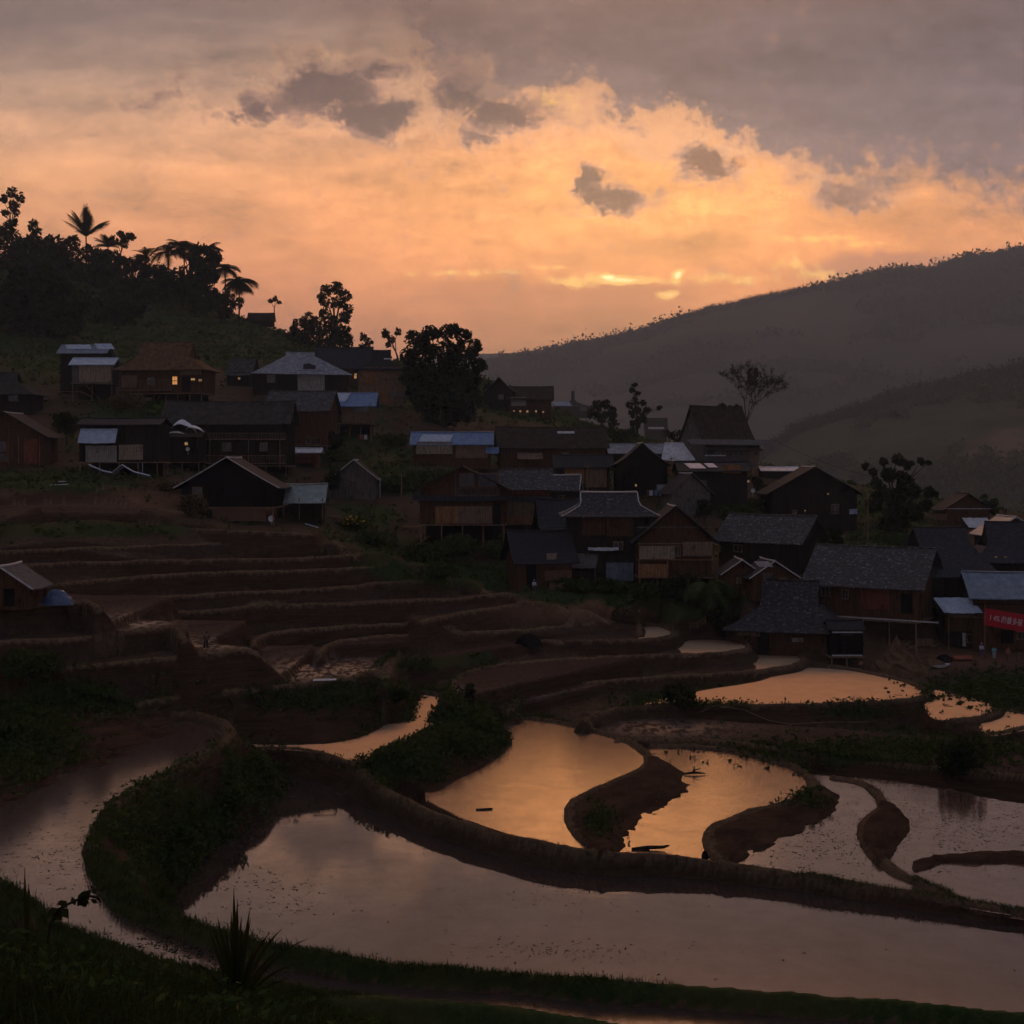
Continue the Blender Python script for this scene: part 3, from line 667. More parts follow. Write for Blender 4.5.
M = dict(
 dark=plank_mat('tarred_planks', (.014,.011,.010,1), (.038,.028,.023,1)), brown=plank_mat('brown_planks', (.045,.024,.014,1), (.12,.062,.034,1)),
 orange=plank_mat('fresh_planks', (.16,.075,.032,1), (.34,.17,.075,1)), tan=plank_mat('weathered_planks', (.12,.08,.052,1), (.26,.18,.12,1)),
 bamboo=plank_mat('split_bamboo', (.16,.125,.085,1), (.36,.29,.20,1), True, 9), pale=plank_mat('pale_boards', (.20,.18,.15,1), (.38,.35,.30,1), True, 7),
 greyw=plank_mat('grey_boards', (.07,.062,.055,1), (.17,.15,.135,1)), wood=plank_mat('post_wood', (.10,.065,.04,1), (.27,.18,.11,1)), mudw=plain_mat('mud_brick', (.15,.085,.055,1), .95, .1),
 red=plank_mat('red_boards', (.11,.035,.022,1), (.22,.075,.045,1)),
 tile=tile_mat('dark_tile', (.014,.013,.015,1), (.052,.048,.051,1), (.34,.32,.33,1), .6), shingle=tile_mat('grey_shingle', (.026,.024,.025,1), (.085,.078,.078,1), (.42,.40,.40,1), .7),
 tarpaper=tile_mat('black_roofing', (.012,.012,.014,1), (.03,.029,.032,1), (.12,.11,.12,1), .35),
 slate=tile_mat('slate', (.018,.018,.021,1), (.05,.05,.056,1), (.2,.2,.21,1), .45),
 thatch=thatch_mat('brown_thatch', (.055,.030,.018,1), (.20,.115,.06,1)), gthatch=thatch_mat('grey_thatch', (.024,.021,.019,1), (.08,.069,.06,1)), dthatch=thatch_mat('dark_thatch', (.022,.016,.013,1), (.075,.055,.04,1)),
 blue=sheet_mat('blue_sheet', (.07,.13,.25,1), (.12,.21,.36,1)), lblue=sheet_mat('pale_blue_sheet', (.27,.34,.43,1), (.40,.47,.55,1)), bgrey=sheet_mat('blue_grey_sheet', (.085,.12,.165,1), (.16,.21,.26,1)),
 zinc=sheet_mat('zinc_sheet', (.45,.46,.48,1), (.68,.68,.68,1), .5), ggrey=sheet_mat('green_grey_sheet', (.17,.21,.20,1), (.27,.31,.29,1)), white=sheet_mat('white_sheet', (.55,.57,.60,1), (.72,.72,.72,1), .6),
 mgrey=sheet_mat('weathered_sheet', (.15,.16,.185,1), (.28,.29,.31,1), .6), rim=plain_mat('light_edge', (.42,.41,.40,1), .5, .5), stone=plain_mat('stone', (.2,.17,.15,1)), black=plain_mat('near_black', (.01,.009,.009,1), .9, .02))
def pane_fn(N): return pbsdf(N, (.012,.012,.014,1), .2, .6)
M['pane'] = material('dark_opening', pane_fn)
M['lit'] = material('lit_window', lambda N: pbsdf(N, (.3,.15,.05,1), .5, .3, emis=(1,.42,.13,1), est=.62))
M['litdim'] = material('lamp_glow', lambda N: pbsdf(N, (.3,.15,.05,1), .5, .3, emis=(1,.55,.22,1), est=.45))

def roof_mesh(L, D, z0, rise, over, hip=0.0, curve=1.0, sag=.0, seed=0, axis='x', rows=7, th=.16, ridge_in=None, ends=None):
    """roof shell as stacked rings from the ridge to the eaves; hip = share of the height kept as an open gable (1 = plain gable)"""
    rnd = random.Random(seed); V = []; Fc = []
    a, b = (L, D) if axis == 'x' else (D, L)      # a along the ridge, b across
    ov = ends if ends is not None else over
    nx = max(6, int(a/1.1)); ha = a/2+ov; hb = b/2+over; slope = rise/(b/2)
    zt = z0+rise; ze = z0-slope*over*.9
    gable = hip >= 1
    top = ha if gable else (ridge_in if ridge_in is not None else max(.8, ha-hb*.95))
    def prof(t): return zt-(zt-ze)*(1-(1-t)**curve if curve != 1 else t)
    def xa(t):
        if gable: return ha
        if t <= hip: return top
        return top+(ha-top)*((t-hip)/(1-hip))
    grid = {}
    for j in range(rows+1):
        t = j/rows
        for sd_ in (-1, 1):
            for i in range(nx+1):
                s = -1+2*i/nx
                z = prof(t)-sag*(1-s*s)*(1-t*.5)+(rnd.random()-.5)*.05
                x = xa(t)*s; yb = hb*t*sd_
                if j == 0 and sd_ == 1: grid[(j, sd_, i)] = grid[(0, -1, i)]; continue
                grid[(j, sd_, i)] = len(V); V.append((x, yb+(rnd.random()-.5)*.04, z+(0.0)))
    for j in range(rows):
        for sd_ in (-1, 1):
            for i in range(nx):
                q = [grid[(j, sd_, i)], grid[(j+1, sd_, i)], grid[(j+1, sd_, i+1)], grid[(j, sd_, i+1)]]
                if sd_ == 1: q = q[::-1]
                Fc.append(tuple(q))
        if not gable and (j/rows) >= hip-1e-6:
            for e, i in ((-1, 0), (1, nx)):
                q = [grid[(j, -1, i)], grid[(j, 1, i)], grid[(j+1, 1, i)], grid[(j+1, -1, i)]]
                if e == 1: q = q[::-1]
                q = list(dict.fromkeys(q))
                if len(q) >= 3: Fc.append(tuple(q))
    # underside, so the sheet has its thickness
    n = len(V); V += [(x, y, z-th) for (x, y, z) in V]; under = [tuple(i+n for i in f[::-1]) for f in Fc]
    edges = {}
    for f in Fc:
        for k in range(len(f)):
            e = (f[k], f[(k+1) % len(f)]); edges[e] = 1
    rimf = [(e[0], e[0]+n, e[1]+n, e[1]) for e in edges if (e[1], e[0]) not in edges]
    Fc = Fc+under+[tuple(reversed(r)) for r in rimf]
    if axis == 'y': V = [(-y, x, z) for (x, y, z) in V]
    return V, Fc, prof, (a, b, ha, hb, xa)

HOUSES = []
def house(name, label, cx, W, base, floor, eave, ridge, D, rot=0, axis='x', roof='tile', wall='brown', over=.7, hip=1.0, curve=1.0, sag=.08, feats=(), verge=None,
          posts=4, cat='house', ridge_in=None, at=None, sink=.8, Lm=None, nob=False, ends=None, openfront=False, ridgecap=True, low=None):
    p = at if at is not None else hit(cx, base, 60)
    k = p.y/F; L = Lm if Lm else W*k; hf = (base-floor)*k; he = (base-eave)*k; hr = max(.4, (eave-ridge)*k)
    seed = int(cx*7+base); rnd = random.Random(seed)
    r = empty(name, p, R(rot), label, cat, 'timber houses of the hillside village')
    if cat != 'house': del r['group']
    # centre the body behind its front wall line
    off = D/2*.5
    yf = -D/2+off; yb = D/2+off
    V, Fc, prof, (a, b, ha, hb, xa) = roof_mesh(L, D, he, hr, over, hip, curve, sag, seed, axis, ridge_in=ridge_in, ends=ends)
    m = MB(); m.add([(x, y+off, z) for x, y, z in V], Fc); ro = m.build('roof', M[roof], r)
    if ridgecap:
        m = MB(); tp = ha if hip >= 1 else xa(0); n = 7
        for i in range(n):
            s0, s1 = -1+2*i/n, -1+2*(i+1)/n; z0_, z1_ = he+hr-sag*(1-s0*s0)+.07, he+hr-sag*(1-s1*s1)+.07
            q0, q1 = ((tp*s0, off, z0_), (tp*s1, off, z1_)) if axis == 'x' else ((0, off+tp*s0, z0_), (0, off+tp*s1, z1_))
            m.tube(q0, q1, .13, .13, 5)
        m.build('ridge_cap', M['rim'] if verge else M['tarpaper'] if roof in ('tarpaper', 'tile', 'slate') else M[roof], ro)
    if verge:
        n = 6
        for e in ((-1, 1) if axis == 'x' else (-1,)):
            for sd_ in (-1, 1):
                m = MB()
                for i in range(n):
                    t0, t1 = i/n, (i+1)/n; f = lambda t: ((e*(xa(t)+.05), sd_*hb*t+off, prof(t)+.02) if axis == 'x' else (sd_*hb*t, e*(xa(t)+.05)+off, prof(t)+.02))
                    m.tube(f(t0), f(t1), .085, .085, 4)
                m.build('verge_board', M[verge], ro)
    # walls with gables
    m = MB(); zb = hf if hf > .3 else -sink
    he_full = he; tw = (b/2)/hb
    if hip < 1:
        for q_ in range(101):
            if xa(q_/100) >= a/2: tw = min(1, max(tw, q_/100)); break
    he = min(he, prof(tw)-.14)
    if not openfront: m.box((0, off, (zb+he)/2), (L, D, he-zb))
    else:
        m.box((0, yb-.1, (zb+he)/2), (L, .2, he-zb)); m.box((-L/2+.1, off, (zb+he)/2), (.2, D-.4, he-zb)); m.box((L/2-.1, off, (zb+he)/2), (.2, D-.4, he-zb))
    # gable triangles, kept under the roof
    if hip > 0.05:
        zc = he; n = 8; span = b/2
        for e in (-1, 1):
            A = []; pos = (a/2-.02) if hip >= 1 else min(a/2-.02, xa(0)-.25)
            th_ = 1 if hip >= 1 else hip
            ys_ = [hb*th_*(i/n) for i in range(n+1)]; zs_ = [prof(th_*i/n)-.17-sag*.3 for i in range(n+1)]
            for sgn in (-1, 1):
                for i in range(n):
                    y0_, y1_ = sgn*ys_[i], sgn*ys_[i+1]; zl = prof(th_)-.3 if hip < 1 else he-.05
                    if abs(y1_) > span and hip >= 1: continue
                    q = [(y0_, zl), (y1_, zl), (y1_, max(zl, zs_[i+1])), (y0_, max(zl, zs_[i]))]
                    P3 = []
                    for dx in (0, -.12*e):
                        for (yy, zz) in q: P3.append((e*pos+dx, yy+off, zz) if axis == 'x' else (-yy, e*pos+dx+off, zz))
                    m.add(P3, [(0,1,2,3), (7,6,5,4), (0,4,5,1), (1,5,6,2), (2,6,7,3), (3,7,4,0)])
    # battens
    nb = max(3, int(L/.62))
    if not openfront:
        for i in range(nb+1):
            x = -L/2+L*i/nb; w = .05+rnd.random()*.06
            m.box((x+rnd.uniform(-.06, .06)*(0 < i < nb), yf-.03, (zb+he)/2), (w, .06, he-zb-.04))
        nd_ = max(3, int(D/.7))
        for i in range(nd_+1):
            for e in (-1, 1): m.box((e*(L/2+.03), off-D/2+D*i/nd_, (zb+he)/2), (.06, .07, he-zb-.04))
        for zz in (he-.12, (zb+he)/2+rnd.uniform(-.2, .2)): m.box((0, yf-.05, zz), (L+.1, .07, .14))
    m.build('wall', M[wall], r)
    if hf > .3:
        m = MB(); m.box((0, off-.15, hf-.1), (L+.5, D+.7, .18)); m.build('floor', M['wood'], r)
        n = posts
        for i in range(n):
            for yy in (yf-.1, yb-.3):
                x = -L/2+.15+(L-.3)*i/(n-1); lean = rnd.uniform(-.12, .12)
                m = MB(); m.tube((x+lean, yy, -2.2 if yy > 0 else -1.2), (x, yy, hf-.12), .14, .11, 6); m.build('post', M['wood'], r)
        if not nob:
            m = MB(); m.box((0, off+D*.22, hf*.5-.7), (L*.92, .12, hf+1.2)); m.build('back_screen', M['black'], r)  # near-black panel standing under the raised floor
    cs = math.cos(R(rot)) or 1
    lx = lambda px: (px-cx)*k/cs
    lz = lambda row: (base-row)*k
    fl = yf-.07
    nfe = 0
    for f in feats:
        t = f[0]
        if t in ('win', 'lit', 'litdim'):
            x0, x1, z1, z0 = lx(f[1]), lx(f[2]), lz(f[3]), lz(f[4]); w, h = x1-x0, z1-z0; c = ((x0+x1)/2, fl-.02, (z0+z1)/2)
            g = MB(); e = min(.14, w*.18, h*.2)
            for s in (-1, 1): g.box((c[0]+s*(w/2-e/2), c[1], c[2]), (e, .14, h)); g.box((c[0], c[1]-.002, c[2]+s*(h/2-e/2)), (w+.08, .14, e))
            g.box((c[0], c[1]+.01, c[2]), (e*.6, .09, h-2*e))
            wo = g.build('window', M['wood'], r); g = MB(); g.box((c[0], c[1]+.035, c[2]), (w-1.9*e, .03, h-1.9*e)); g.build('pane', M['pane'] if t == 'win' else M[t], wo)
        elif t == 'door':
            x0, x1, z1, z0 = lx(f[1]), lx(f[2]), lz(f[3]), lz(f[4]); g = MB(); c = ((x0+x1)/2, fl, (z0+z1)/2); w, h = x1-x0, z1-z0
            g.box(c, (w, .08, h)); 
            for s in (-1, 1): g.box((c[0]+s*(w/2+.05), c[1]-.02, c[2]), (.1, .14, h+.1))
            g.box((c[0], c[1]-.02, c[2]+h/2+.05), (w+.24, .15, .1)); g.box((c[0], c[1]-.05, c[2]), (w*.8, .04, .1))
            do = g.build('door', M[f[5] if len(f) > 5 else 'black'], r)
        elif t == 'panel':
            x0, x1, z1, z0 = lx(f[1]), lx(f[2]), lz(f[3]), lz(f[4]); g = MB(); n = max(2, int((x1-x0)/.35)); yo = f[6] if len(f) > 6 else 0
            for i in range(n):
                xx = x0+(x1-x0)*(i+.5)/n; g.box((xx, fl-.05-yo-rnd.random()*.02, (z0+z1)/2+rnd.uniform(-.03, .03)), ((x1-x0)/n-.03, .05, z1-z0))
            g.box(((x0+x1)/2, fl-.09-yo, z1-.08), (x1-x0+.1, .06, .1)); g.box(((x0+x1)/2, fl-.09-yo, z0+.08), (x1-x0+.1, .06, .1))
            g.build('wall_panel', M[f[5]], r)
        elif t == 'rail':
            x0, x1, z1, z0 = lx(f[1]), lx(f[2]), lz(f[3]), lz(f[4]); g = MB(); yo = f[5] if len(f) > 5 else .5; n = max(3, int((x1-x0)/.3))
            for zz in (z0+.05, z1): g.box(((x0+x1)/2, fl-yo, zz), (x1-x0, .09, .1))
            for i in range(n+1): g.box((x0+(x1-x0)*i/n, fl-yo, (z0+z1)/2), (.05, .05, z1-z0))
            g.box(((x0+x1)/2, fl-yo/2, z0-.05), (x1-x0, yo+.1, .1))
            g.build('railing', M['wood' if len(f) < 7 else f[6]], r)
        elif t == 'awn':
            x0, x1, z1, z0 = lx(f[1]), lx(f[2]), lz(f[3]), lz(f[4]); out = f[6]; V2 = []; n = 12; sk = (f[7]*k if len(f) > 7 else 0)
            for j in range(4):
                for i in range(n+1):
                    s = i/n; u = j/3
                    V2.append((x0+(x1-x0)*s+sk*u*(1), fl-out*u, z1+(z0-z1)*u+.03*math.sin(i*1.9)-.10*math.sin(math.pi*s)*u+rnd.uniform(-.02, .02)))
            Fq = [(j*(n+1)+i, (j+1)*(n+1)+i, (j+1)*(n+1)+i+1, j*(n+1)+i+1) for j in range(3) for i in range(n)]
            nn = len(V2); V2 += [(x, y, z-.06) for x, y, z in V2]; Fq = Fq+[tuple(q+nn for q in f_[::-1]) for f_ in Fq]
            g = MB(); g.add(V2, Fq); aw = g.build('awning', M[f[5]], r)
            if not (len(f) > 8 and f[8] == 'np'):
                for xx in (x0+.1+sk, x1-.1+sk):
                    g = MB(); g.tube((xx, fl-out+.1, -1.2), (xx, fl-out+.1, z0-.04), .08, .07, 5); g.build('post', M['wood'], r)
        elif t == 'pole':
            g = MB(); g.tube((lx(f[1]), fl-f[5], lz(f[2])), (lx(f[3]), fl-f[5], lz(f[4])), .08, .07, 5); g.build('brace', M[f[6] if len(f) > 6 else 'wood'], r)
        elif t == 'beam':
            g = MB(); g.box(((lx(f[1])+lx(f[2]))/2, fl-.25, lz(f[3])), (lx(f[2])-lx(f[1]), .16, .16)); g.build('beam', M[f[4]], r)
        elif t == 'sheet':      # loose roofing sheet lying on the roof slope
            x0, x1, z1, z0 = lx(f[1]), lx(f[2]), lz(f[3]), lz(f[4])
            def yat(z):
                if axis == 'x':
                    tt = min(1, max(0, (he+hr-z)/max(.01, (he+hr)-prof(1)))); return off-hb*tt
                return yf-over
            g = MB(); g.add([(x0, yat(z0)-.02, z0+.14), (x1, yat(z0)-.02, z0+.14), (x1+f[6]*k, yat(z1)-.02, z1+.14), (x0+f[6]*k, yat(z1)-.02, z1+.14),
                             (x0, yat(z0)-.02, z0+.08), (x1, yat(z0)-.02, z0+.08), (x1+f[6]*k, yat(z1)-.02, z1+.08), (x0+f[6]*k, yat(z1)-.02, z1+.08)],
                            [(0,1,2,3), (7,6,5,4), (0,4,5,1), (1,5,6,2), (2,6,7,3), (3,7,4,0)]); g.build('roof_sheet', M[f[5]], r)
    HOUSES.append((cx, base, L)); return r
H_ = house
def skyline(px, y0=350, y1=720):
    k = np.where((ys > y0) & (ys < y1))[0]; u = (px-CX)/F; c = int((u-us[0])/(us[1]-us[0])); z = Z[k, c]; i = int(np.argmax(z/ys[k])); return Vector((u*ys[k[i]], ys[k[i]], float(z[i])))
# --- upper left
H_('farmhouse', 'low house with a grey brown thatched roof at the picture edge beside the bushes', 2, 62, 412, 412, 390, 372, 8, 0, 'x', 'gthatch', 'dark', 1.2, .3, 1.15, feats=[('win',12,22,394,402)])
H_('stilt_shed', 'stilt shed with pale bamboo wall under pale blue corrugated sheets beside the brown thatched longhouse', 94, 40, 402, 384, 364, 358, 5, 0, 'x', 'lblue', 'greyw', .7, posts=3, cat='shed',
   feats=[('panel',81,113,366,383,'bamboo'),('pole',87,376+9,104,402,.3),('pole',82,392,95,398,.3)], sag=.02)
H_('lean_to', 'dark lean-to with two pale blue roofing sheets behind the bamboo walled stilt shed', 76, 44, 398, 392, 352, 345, 5, 0, 'x', 'bgrey', 'dark', .8, cat='shed', posts=3, at=hit(76, 398, 60)+Vector((0, 6, .4)),
   feats=[('sheet',55,80,350,345,'lblue',4),('sheet',84,101,350,344,'lblue',6)])
H_('longhouse', 'long stilt house with reddish brown thatch and one glowing window', 164, 86, 401, 394, 365, 342, 8.5, -7, 'x', 'thatch', 'brown', 1.2, .5, 1.1, posts=8, ridge_in=6.4,
   feats=[('lit',176,182,377,386),('litdim',195,200,379,382),('litdim',203,207,380,383),('panel',184,206,367,376,'tan'),('panel',124,140,376,388,'tan'),('rail',122,176,381,391,.7),('door',187,194,378,393),('win',150,158,378,386)])
H_('metal_roof_hut', 'small hut with a crumpled pale metal roof left of the white gabled house', 241, 26, 386, 386, 373, 358, 5, -14, 'x', 'shingle', 'dark', .5, sag=.35, feats=[('litdim',240,243,378,381)], cat='hut')
H_('white_gabled_house', 'house with pale hipped metal roof and one dark strip above a grey board panel', 301, 92, 397, 397, 371, 352, 9, 14, 'x', 'mgrey', 'dark', 1.0, .15, 1.05, ridge_in=3.6, verge=None,
   feats=[('panel',297,323,371,391,'pale'),('sheet',306,318,370,355,'tarpaper',-4),('win',268,276,376,384)])
H_('tiled_house', 'house with dark blue tiles at the hill foot, behind the white gabled one', 344, 52, 384, 384, 367, 348, 8, 0, 'x', 'slate', 'brown', .8, feats=[('litdim',355,358,375,379)])
H_('plank_house', 'tan plank house with a dark hipped roof and tiny gable left of the largest tree', 381, 44, 404, 404, 367, 350, 8, 4, 'x', 'tarpaper', 'tan', .9, .5, 1.25, ridge_in=2.6,
   feats=[('sheet',384,391,360,359,'zinc',0),('panel',363,378,368,385,'orange'),('panel',382,402,368,380,'tan'),('panel',378,388,386,404,'orange'),('awn',392,410,392,397,'greyw',1.2,0,'np'),('lit',354.5,357.5,376,380)])
H_('black_gabled_barn', 'broad long barn with weathered grey roof and a railed gallery under the eaves', 228, 122, 472, 466, 421, 401, 9, 0, 'x', 'gthatch', 'dark', .9, sag=.2, posts=7,
   feats=[('rail',168,288,434,440,.9),('rail',168,288,456,464,.9),('pole',252,440,252,470,1.0),('pole',188,440,188,470,1.0),('pole',214,440,214,470,1.0),('pole',283,440,283,470,1.0),('litdim',186,191,441,448),('beam',184,206,467,'orange'),('win',225,234,443,452),('win',262,270,443,452)], cat='barn')
H_('brown_barn', 'tall brown plank barn with a worn grey roof behind the red stall', 300, 62, 452, 446, 409, 391, 9, -6, 'x', 'shingle', 'brown', .8, sag=.1, posts=4, verge=None,
   feats=[('win',309,314,438,445),('win',318,324,438,445),('panel',312,327,410,436,'brown')], cat='barn')
H_('blue_roof_stilt_house', 'stilt house with a bright blue roof and open veranda below the white gabled house', 351, 44, 436, 425, 404, 393, 6.5, 0, 'x', 'blue', 'tan', 1.0, posts=5,
   feats=[('rail',338,371,414,424,1.0),('win',354,370,406,413),('door',335,342,408,424,'black'),('pole',336,404,336,425,1.0),('pole',372,404,372,436,1.0),('sheet',330,350,403,394,'lblue',-4)])
H_('stall', 'small stall with a pale awning and red striped counter below the tall brown barn', 306, 26, 468, 468, 452, 449, 3, 0, 'x', 'zinc', 'red', .7, cat='stall', sag=.02, openfront=True,
   feats=[('panel',296,316,455,458,'red',.1),('panel',296,316,461,463,'red',.1),('pole',292,453,292,468,.5),('pole',317,453,317,468,.5)])
H_('gabled_barn', 'wide black barn with low gable, pale roof edges and mud brick footing above the terraces', 231, 92, 522, 508, 486, 459, 9.5, 0, 'y', 'tarpaper', 'black', 1.0, posts=2, verge='rim', curve=1.05, cat='barn', nob=True,
   feats=[('panel',216,269,508,522,'mudw',-.02),('win',196,206,488,496)])
H_('open_shed', 'open shed under a sagging green grey metal sheet next to the black gabled barn', 300, 44, 521, 521, 499, 485, 5, 0, 'x', 'ggrey', 'dark', .8, curve=1.3, sag=.18, cat='shed', openfront=True, feats=[('pole',301,499,301,521,.3,'wood'),('pole',324,499,324,521,.3,'wood'),('beam',276,290,505,'rim')])
H_('small_gabled_hut', 'small dark hut with pale gable edges among bushes between barn and balcony house', 355, 42, 497, 497, 477, 460, 5.5, 0, 'y', 'tarpaper', 'greyw', .7, verge='rim', cat='hut', feats=[('pole',381,478,381,497,.2,'rim'),('win',350,358,480,488)])
H_('veranda_hut', 'gabled hut with orange timber posts at the left edge above the terraces', 10, 74, 466, 466, 435, 413, 7, 0, 'y', 'tarpaper', 'brown', 1.0, verge='tarpaper', cat='hut',
   feats=[('pole',14,436,14,464,.9,'orange'),('pole',24,436,24,464,.9,'orange'),('pole',45,436,45,466,.9,'orange'),('win',-4,10,442,452),('door',28,41,440,464,'red'),('panel',-20,12,454,462,'greyw')])
H_('workshop', 'long black shed with two pale wall panels and a pale blue awning', 122, 78, 475, 462, 424, 418, 7, 0, 'x', 'tarpaper', 'dark', .6, posts=5, cat='shed',
   feats=[('awn',84,121,429,443,'lblue',1.6,0,'np'),('panel',89,120,446,463,'pale'),('panel',122,146,445,460,'bamboo'),('win',100,108,449,453),('win',139,145,447,452),('pole',146,462,146,474,.3,'lblue')])
H_('sheet_roofed_shed', 'small dark shed topped by curled white metal sheets left of the grey thatched barn', 184, 34, 470, 462, 436, 431, 5, 0, 'x', 'dthatch', 'dark', .6, posts=3, cat='shed', feats=[('litdim',186,190,442,446)])
# --- centre
H_('blue_roof_hut', 'long low hut with blue and pale blue roof sheets and a grey bamboo screen', 452, 76, 466, 466, 443, 433, 6, 0, 'x', 'blue', 'brown', .8, sag=.03, cat='hut',
   feats=[('sheet',422,453,443,436,'lblue',-3),('panel',417,453,443,455,'bamboo',.5),('panel',456,488,446,459,'tan'),('awn',486,499,448,454,'blue',1.0,0,'np')])
H_('balcony_house', 'large gabled stilt house with open upper balcony and rounded orange plank bays', 463, 84, 545, 524, 487, 466, 9, 0, 'y', 'dthatch', 'brown', 1.3, verge=None, posts=5,
   feats=[('rail',457,499,488,495,.3,'greyw'),('win',460,475,473,487),('win',479,497,473,487),('beam',418,512,499,'dark'),('panel',436,458,506,523,'orange',.5),('panel',458,492,506,523,'tan',.45),('win',463,470,507,514),('win',472,484,507,514),
          ('beam',436,512,497,'greyw'),('door',494,500,504,534,'black'),('awn',414,512,495,500,'tarpaper',1.1,0,'np'),('pole',456,470,456,496,.3,'greyw'),('pole',478,470,478,496,.3,'greyw'),('pole',498,472,498,496,.3,'greyw')])
H_('house_wing', 'grey shingled side wing with an orange plank bay joined to the balcony house', 526, 46, 540, 524, 487, 470, 7, 0, 'x', 'shingle', 'brown', .7, posts=3, verge=None, at=hit(526, 540, 60)+Vector((0, 2, 0)),
   feats=[('panel',507,541,500,518,'tan',.3),('panel',507,541,517,524,'orange',.35),('panel',512,544,489,495,'red'),('awn',510,552,497,501,'tarpaper',.8,0,'np')])
H_('shingled_hut', 'dark hut with a pale worn grey roof just right of the balcony house', 560, 34, 512, 512, 488, 475, 6, -8, 'x', 'shingle', 'dark', .6, feats=[('win',560,566,495,501)], verge='rim', cat='hut')
H_('ridge_house', 'hilltop house with a green grey gable roof just right of the largest tree', 499, 30, 410, 410, 391, 377, 6, 0, 'y', 'ggrey', 'dark', .8, curve=1.2, feats=[('sheet',484,494,389,386,'lblue',0),('win',498,504,395,400)])
H_('hillcrest_house', 'brown hillcrest house with a white wall panel above a row of small lights', 530, 42, 417, 417, 398, 387, 7, 0, 'x', 'dthatch', 'brown', .9, curve=1.1, feats=[('panel',511,526,398,407,'pale'),('litdim',513,515,411,413.5),('litdim',519,521.5,411,413.5),('litdim',526,528.5,411,414),('litdim',535,537,411,413.5),('litdim',542,544,412,414)])
H_('peaked_house', 'dark house with a small upturned peak and pale sheet on the hillcrest', 573, 38, 417, 417, 404, 391, 6.5, 0, 'x', 'tarpaper', 'dark', .7, .5, 1.5, ridge_in=1.2, feats=[('sheet',552,569,406,402,'lblue',3),('win',580,587,406,411)])
H_('brown_house', 'big brown plank house with low dark gable in the middle of the village', 552, 104, 476, 476, 445, 427, 9, 5, 'x', 'dthatch', 'brown', .9, sag=.2, feats=[('awn',516,541,453,459,'tan',1.3,0,'np'),('sheet',558,575,434,432,'zinc',0),('win',560,568,452,460),('panel',541,556,456,474,'brown')])
H_('tan_walled_house', 'house with tan boards under a broad dark roof behind the main tiled house', 583, 52, 490, 490, 466, 456, 7, 0, 'x', 'tarpaper', 'dark', .9, feats=[('panel',564,584,469,484,'orange'),('panel',585,606,468,488,'tan'),('win',586,592,468,472)])
H_('black_roof_hut', 'hut with sagging black roof and an oval pale patch on its wall', 542, 54, 587, 587, 556, 531, 7.5, 14, 'x', 'tarpaper', 'brown', 1.0, curve=1.2, sag=.25, cat='hut',
   feats=[('panel',543,553,553,563,'bamboo'),('panel',541,568,570,580,'mudw'),('door',524,532,564,586)])
H_('grey_roof_shed', 'shed with a slumped worn grey roof squeezed behind the black roofed hut', 561, 38, 560, 560, 533, 508, 6, 10, 'x', 'slate', 'dark', .6, curve=1.5, sag=.3, cat='shed', at=hit(561, 560, 60)+Vector((0, 7, 1)))
H_('tiled_main_house', 'large house with a pale edged hipped tile roof in the village centre', 610, 84, 582, 582, 512, 493, 9, 0, 'x', 'tile', 'dark', 1.1, .45, 1.2, ridge_in=4.3, verge='rim',
   feats=[('panel',581,604,515,535,'brown'),('panel',605,632,516,536,'brown'),('panel',605,632,562,580,'bgrey'),('door',584,596,540,560,'dark'),('awn',572,598,553,566,'greyw',1.6,-4),('awn',587,617,547,549,'zinc',.9,0,'np'),('win',612,622,541,550)])
H_('balcony_annex', 'gabled annex with two bamboo balcony screens and a lower orange one on stilts', 672, 72, 584, 576, 537, 506, 8, 0, 'y', 'tarpaper', 'brown', 1.0, posts=5, verge='tarpaper', at=hit(672, 584, 60)+Vector((0, -1.5, 0)),
   feats=[('panel',636,671,545,558,'bamboo',.7),('panel',679,708,541,555,'tan',.7),('panel',635,664,563,576,'orange',.9),('beam',634,709,559,'orange'),('beam',634,709,543,'wood'),('beam',634,709,527,'greyw'),('win',672,678,545,556),('pole',636,543,636,584,.9),('pole',664,560,664,584,.9),('litdim',672,673,542,543.5)])
H_('tall_roofed_house', 'tall house with a steep concave brown roof below the bare tree', 724, 68, 478, 468, 441, 406, 12, 26, 'x', 'dthatch', 'greyw', 1.8, 1.0, 1.5, ends=.6, posts=4, sag=.12, Lm=13,
   feats=[('awn',676,768,440,445,'greyw',1.4,0,'np'),('win',706,714,450,458),('panel',742,754,444,462,'tan'),('sheet',690,712,457,456,'zinc',0)])
H_('ridge_shed', 'small dark shed with a pale roof edge on the ridge beside the slim tree', 656, 22, 440, 440, 428, 418, 4, 0, 'x', 'tarpaper', 'dark', .5, cat='shed', feats=[('awn',648,664,427,429,'rim',.6,0,'np')])
H_('white_roof_hut', 'low hut roofed with pale metal sheets left of the steep roofed house', 640, 56, 470, 470, 452, 444, 6, 0, 'x', 'mgrey', 'dark', .6, cat='hut', at=hit(640, 470, 60)+Vector((0, 5, 0)))
H_('black_hut', 'black hut with curved gable in front of the pale metal roofed hut', 641, 50, 494, 494, 462, 443, 7, 0, 'y', 'tarpaper', 'black', 1.0, curve=1.3, verge='greyw', cat='hut', feats=[('litdim',634,636,484,486.5),('win',655,667,484,490),('panel',656,668,485,491,'lblue')])
H_('tan_gabled_hut', 'tan gabled hut under a pale sheet between black hut and steep roofed house', 680, 30, 476, 476, 458, 443, 6, -20, 'x', 'zinc', 'orange', .5, cat='hut', verge=None)
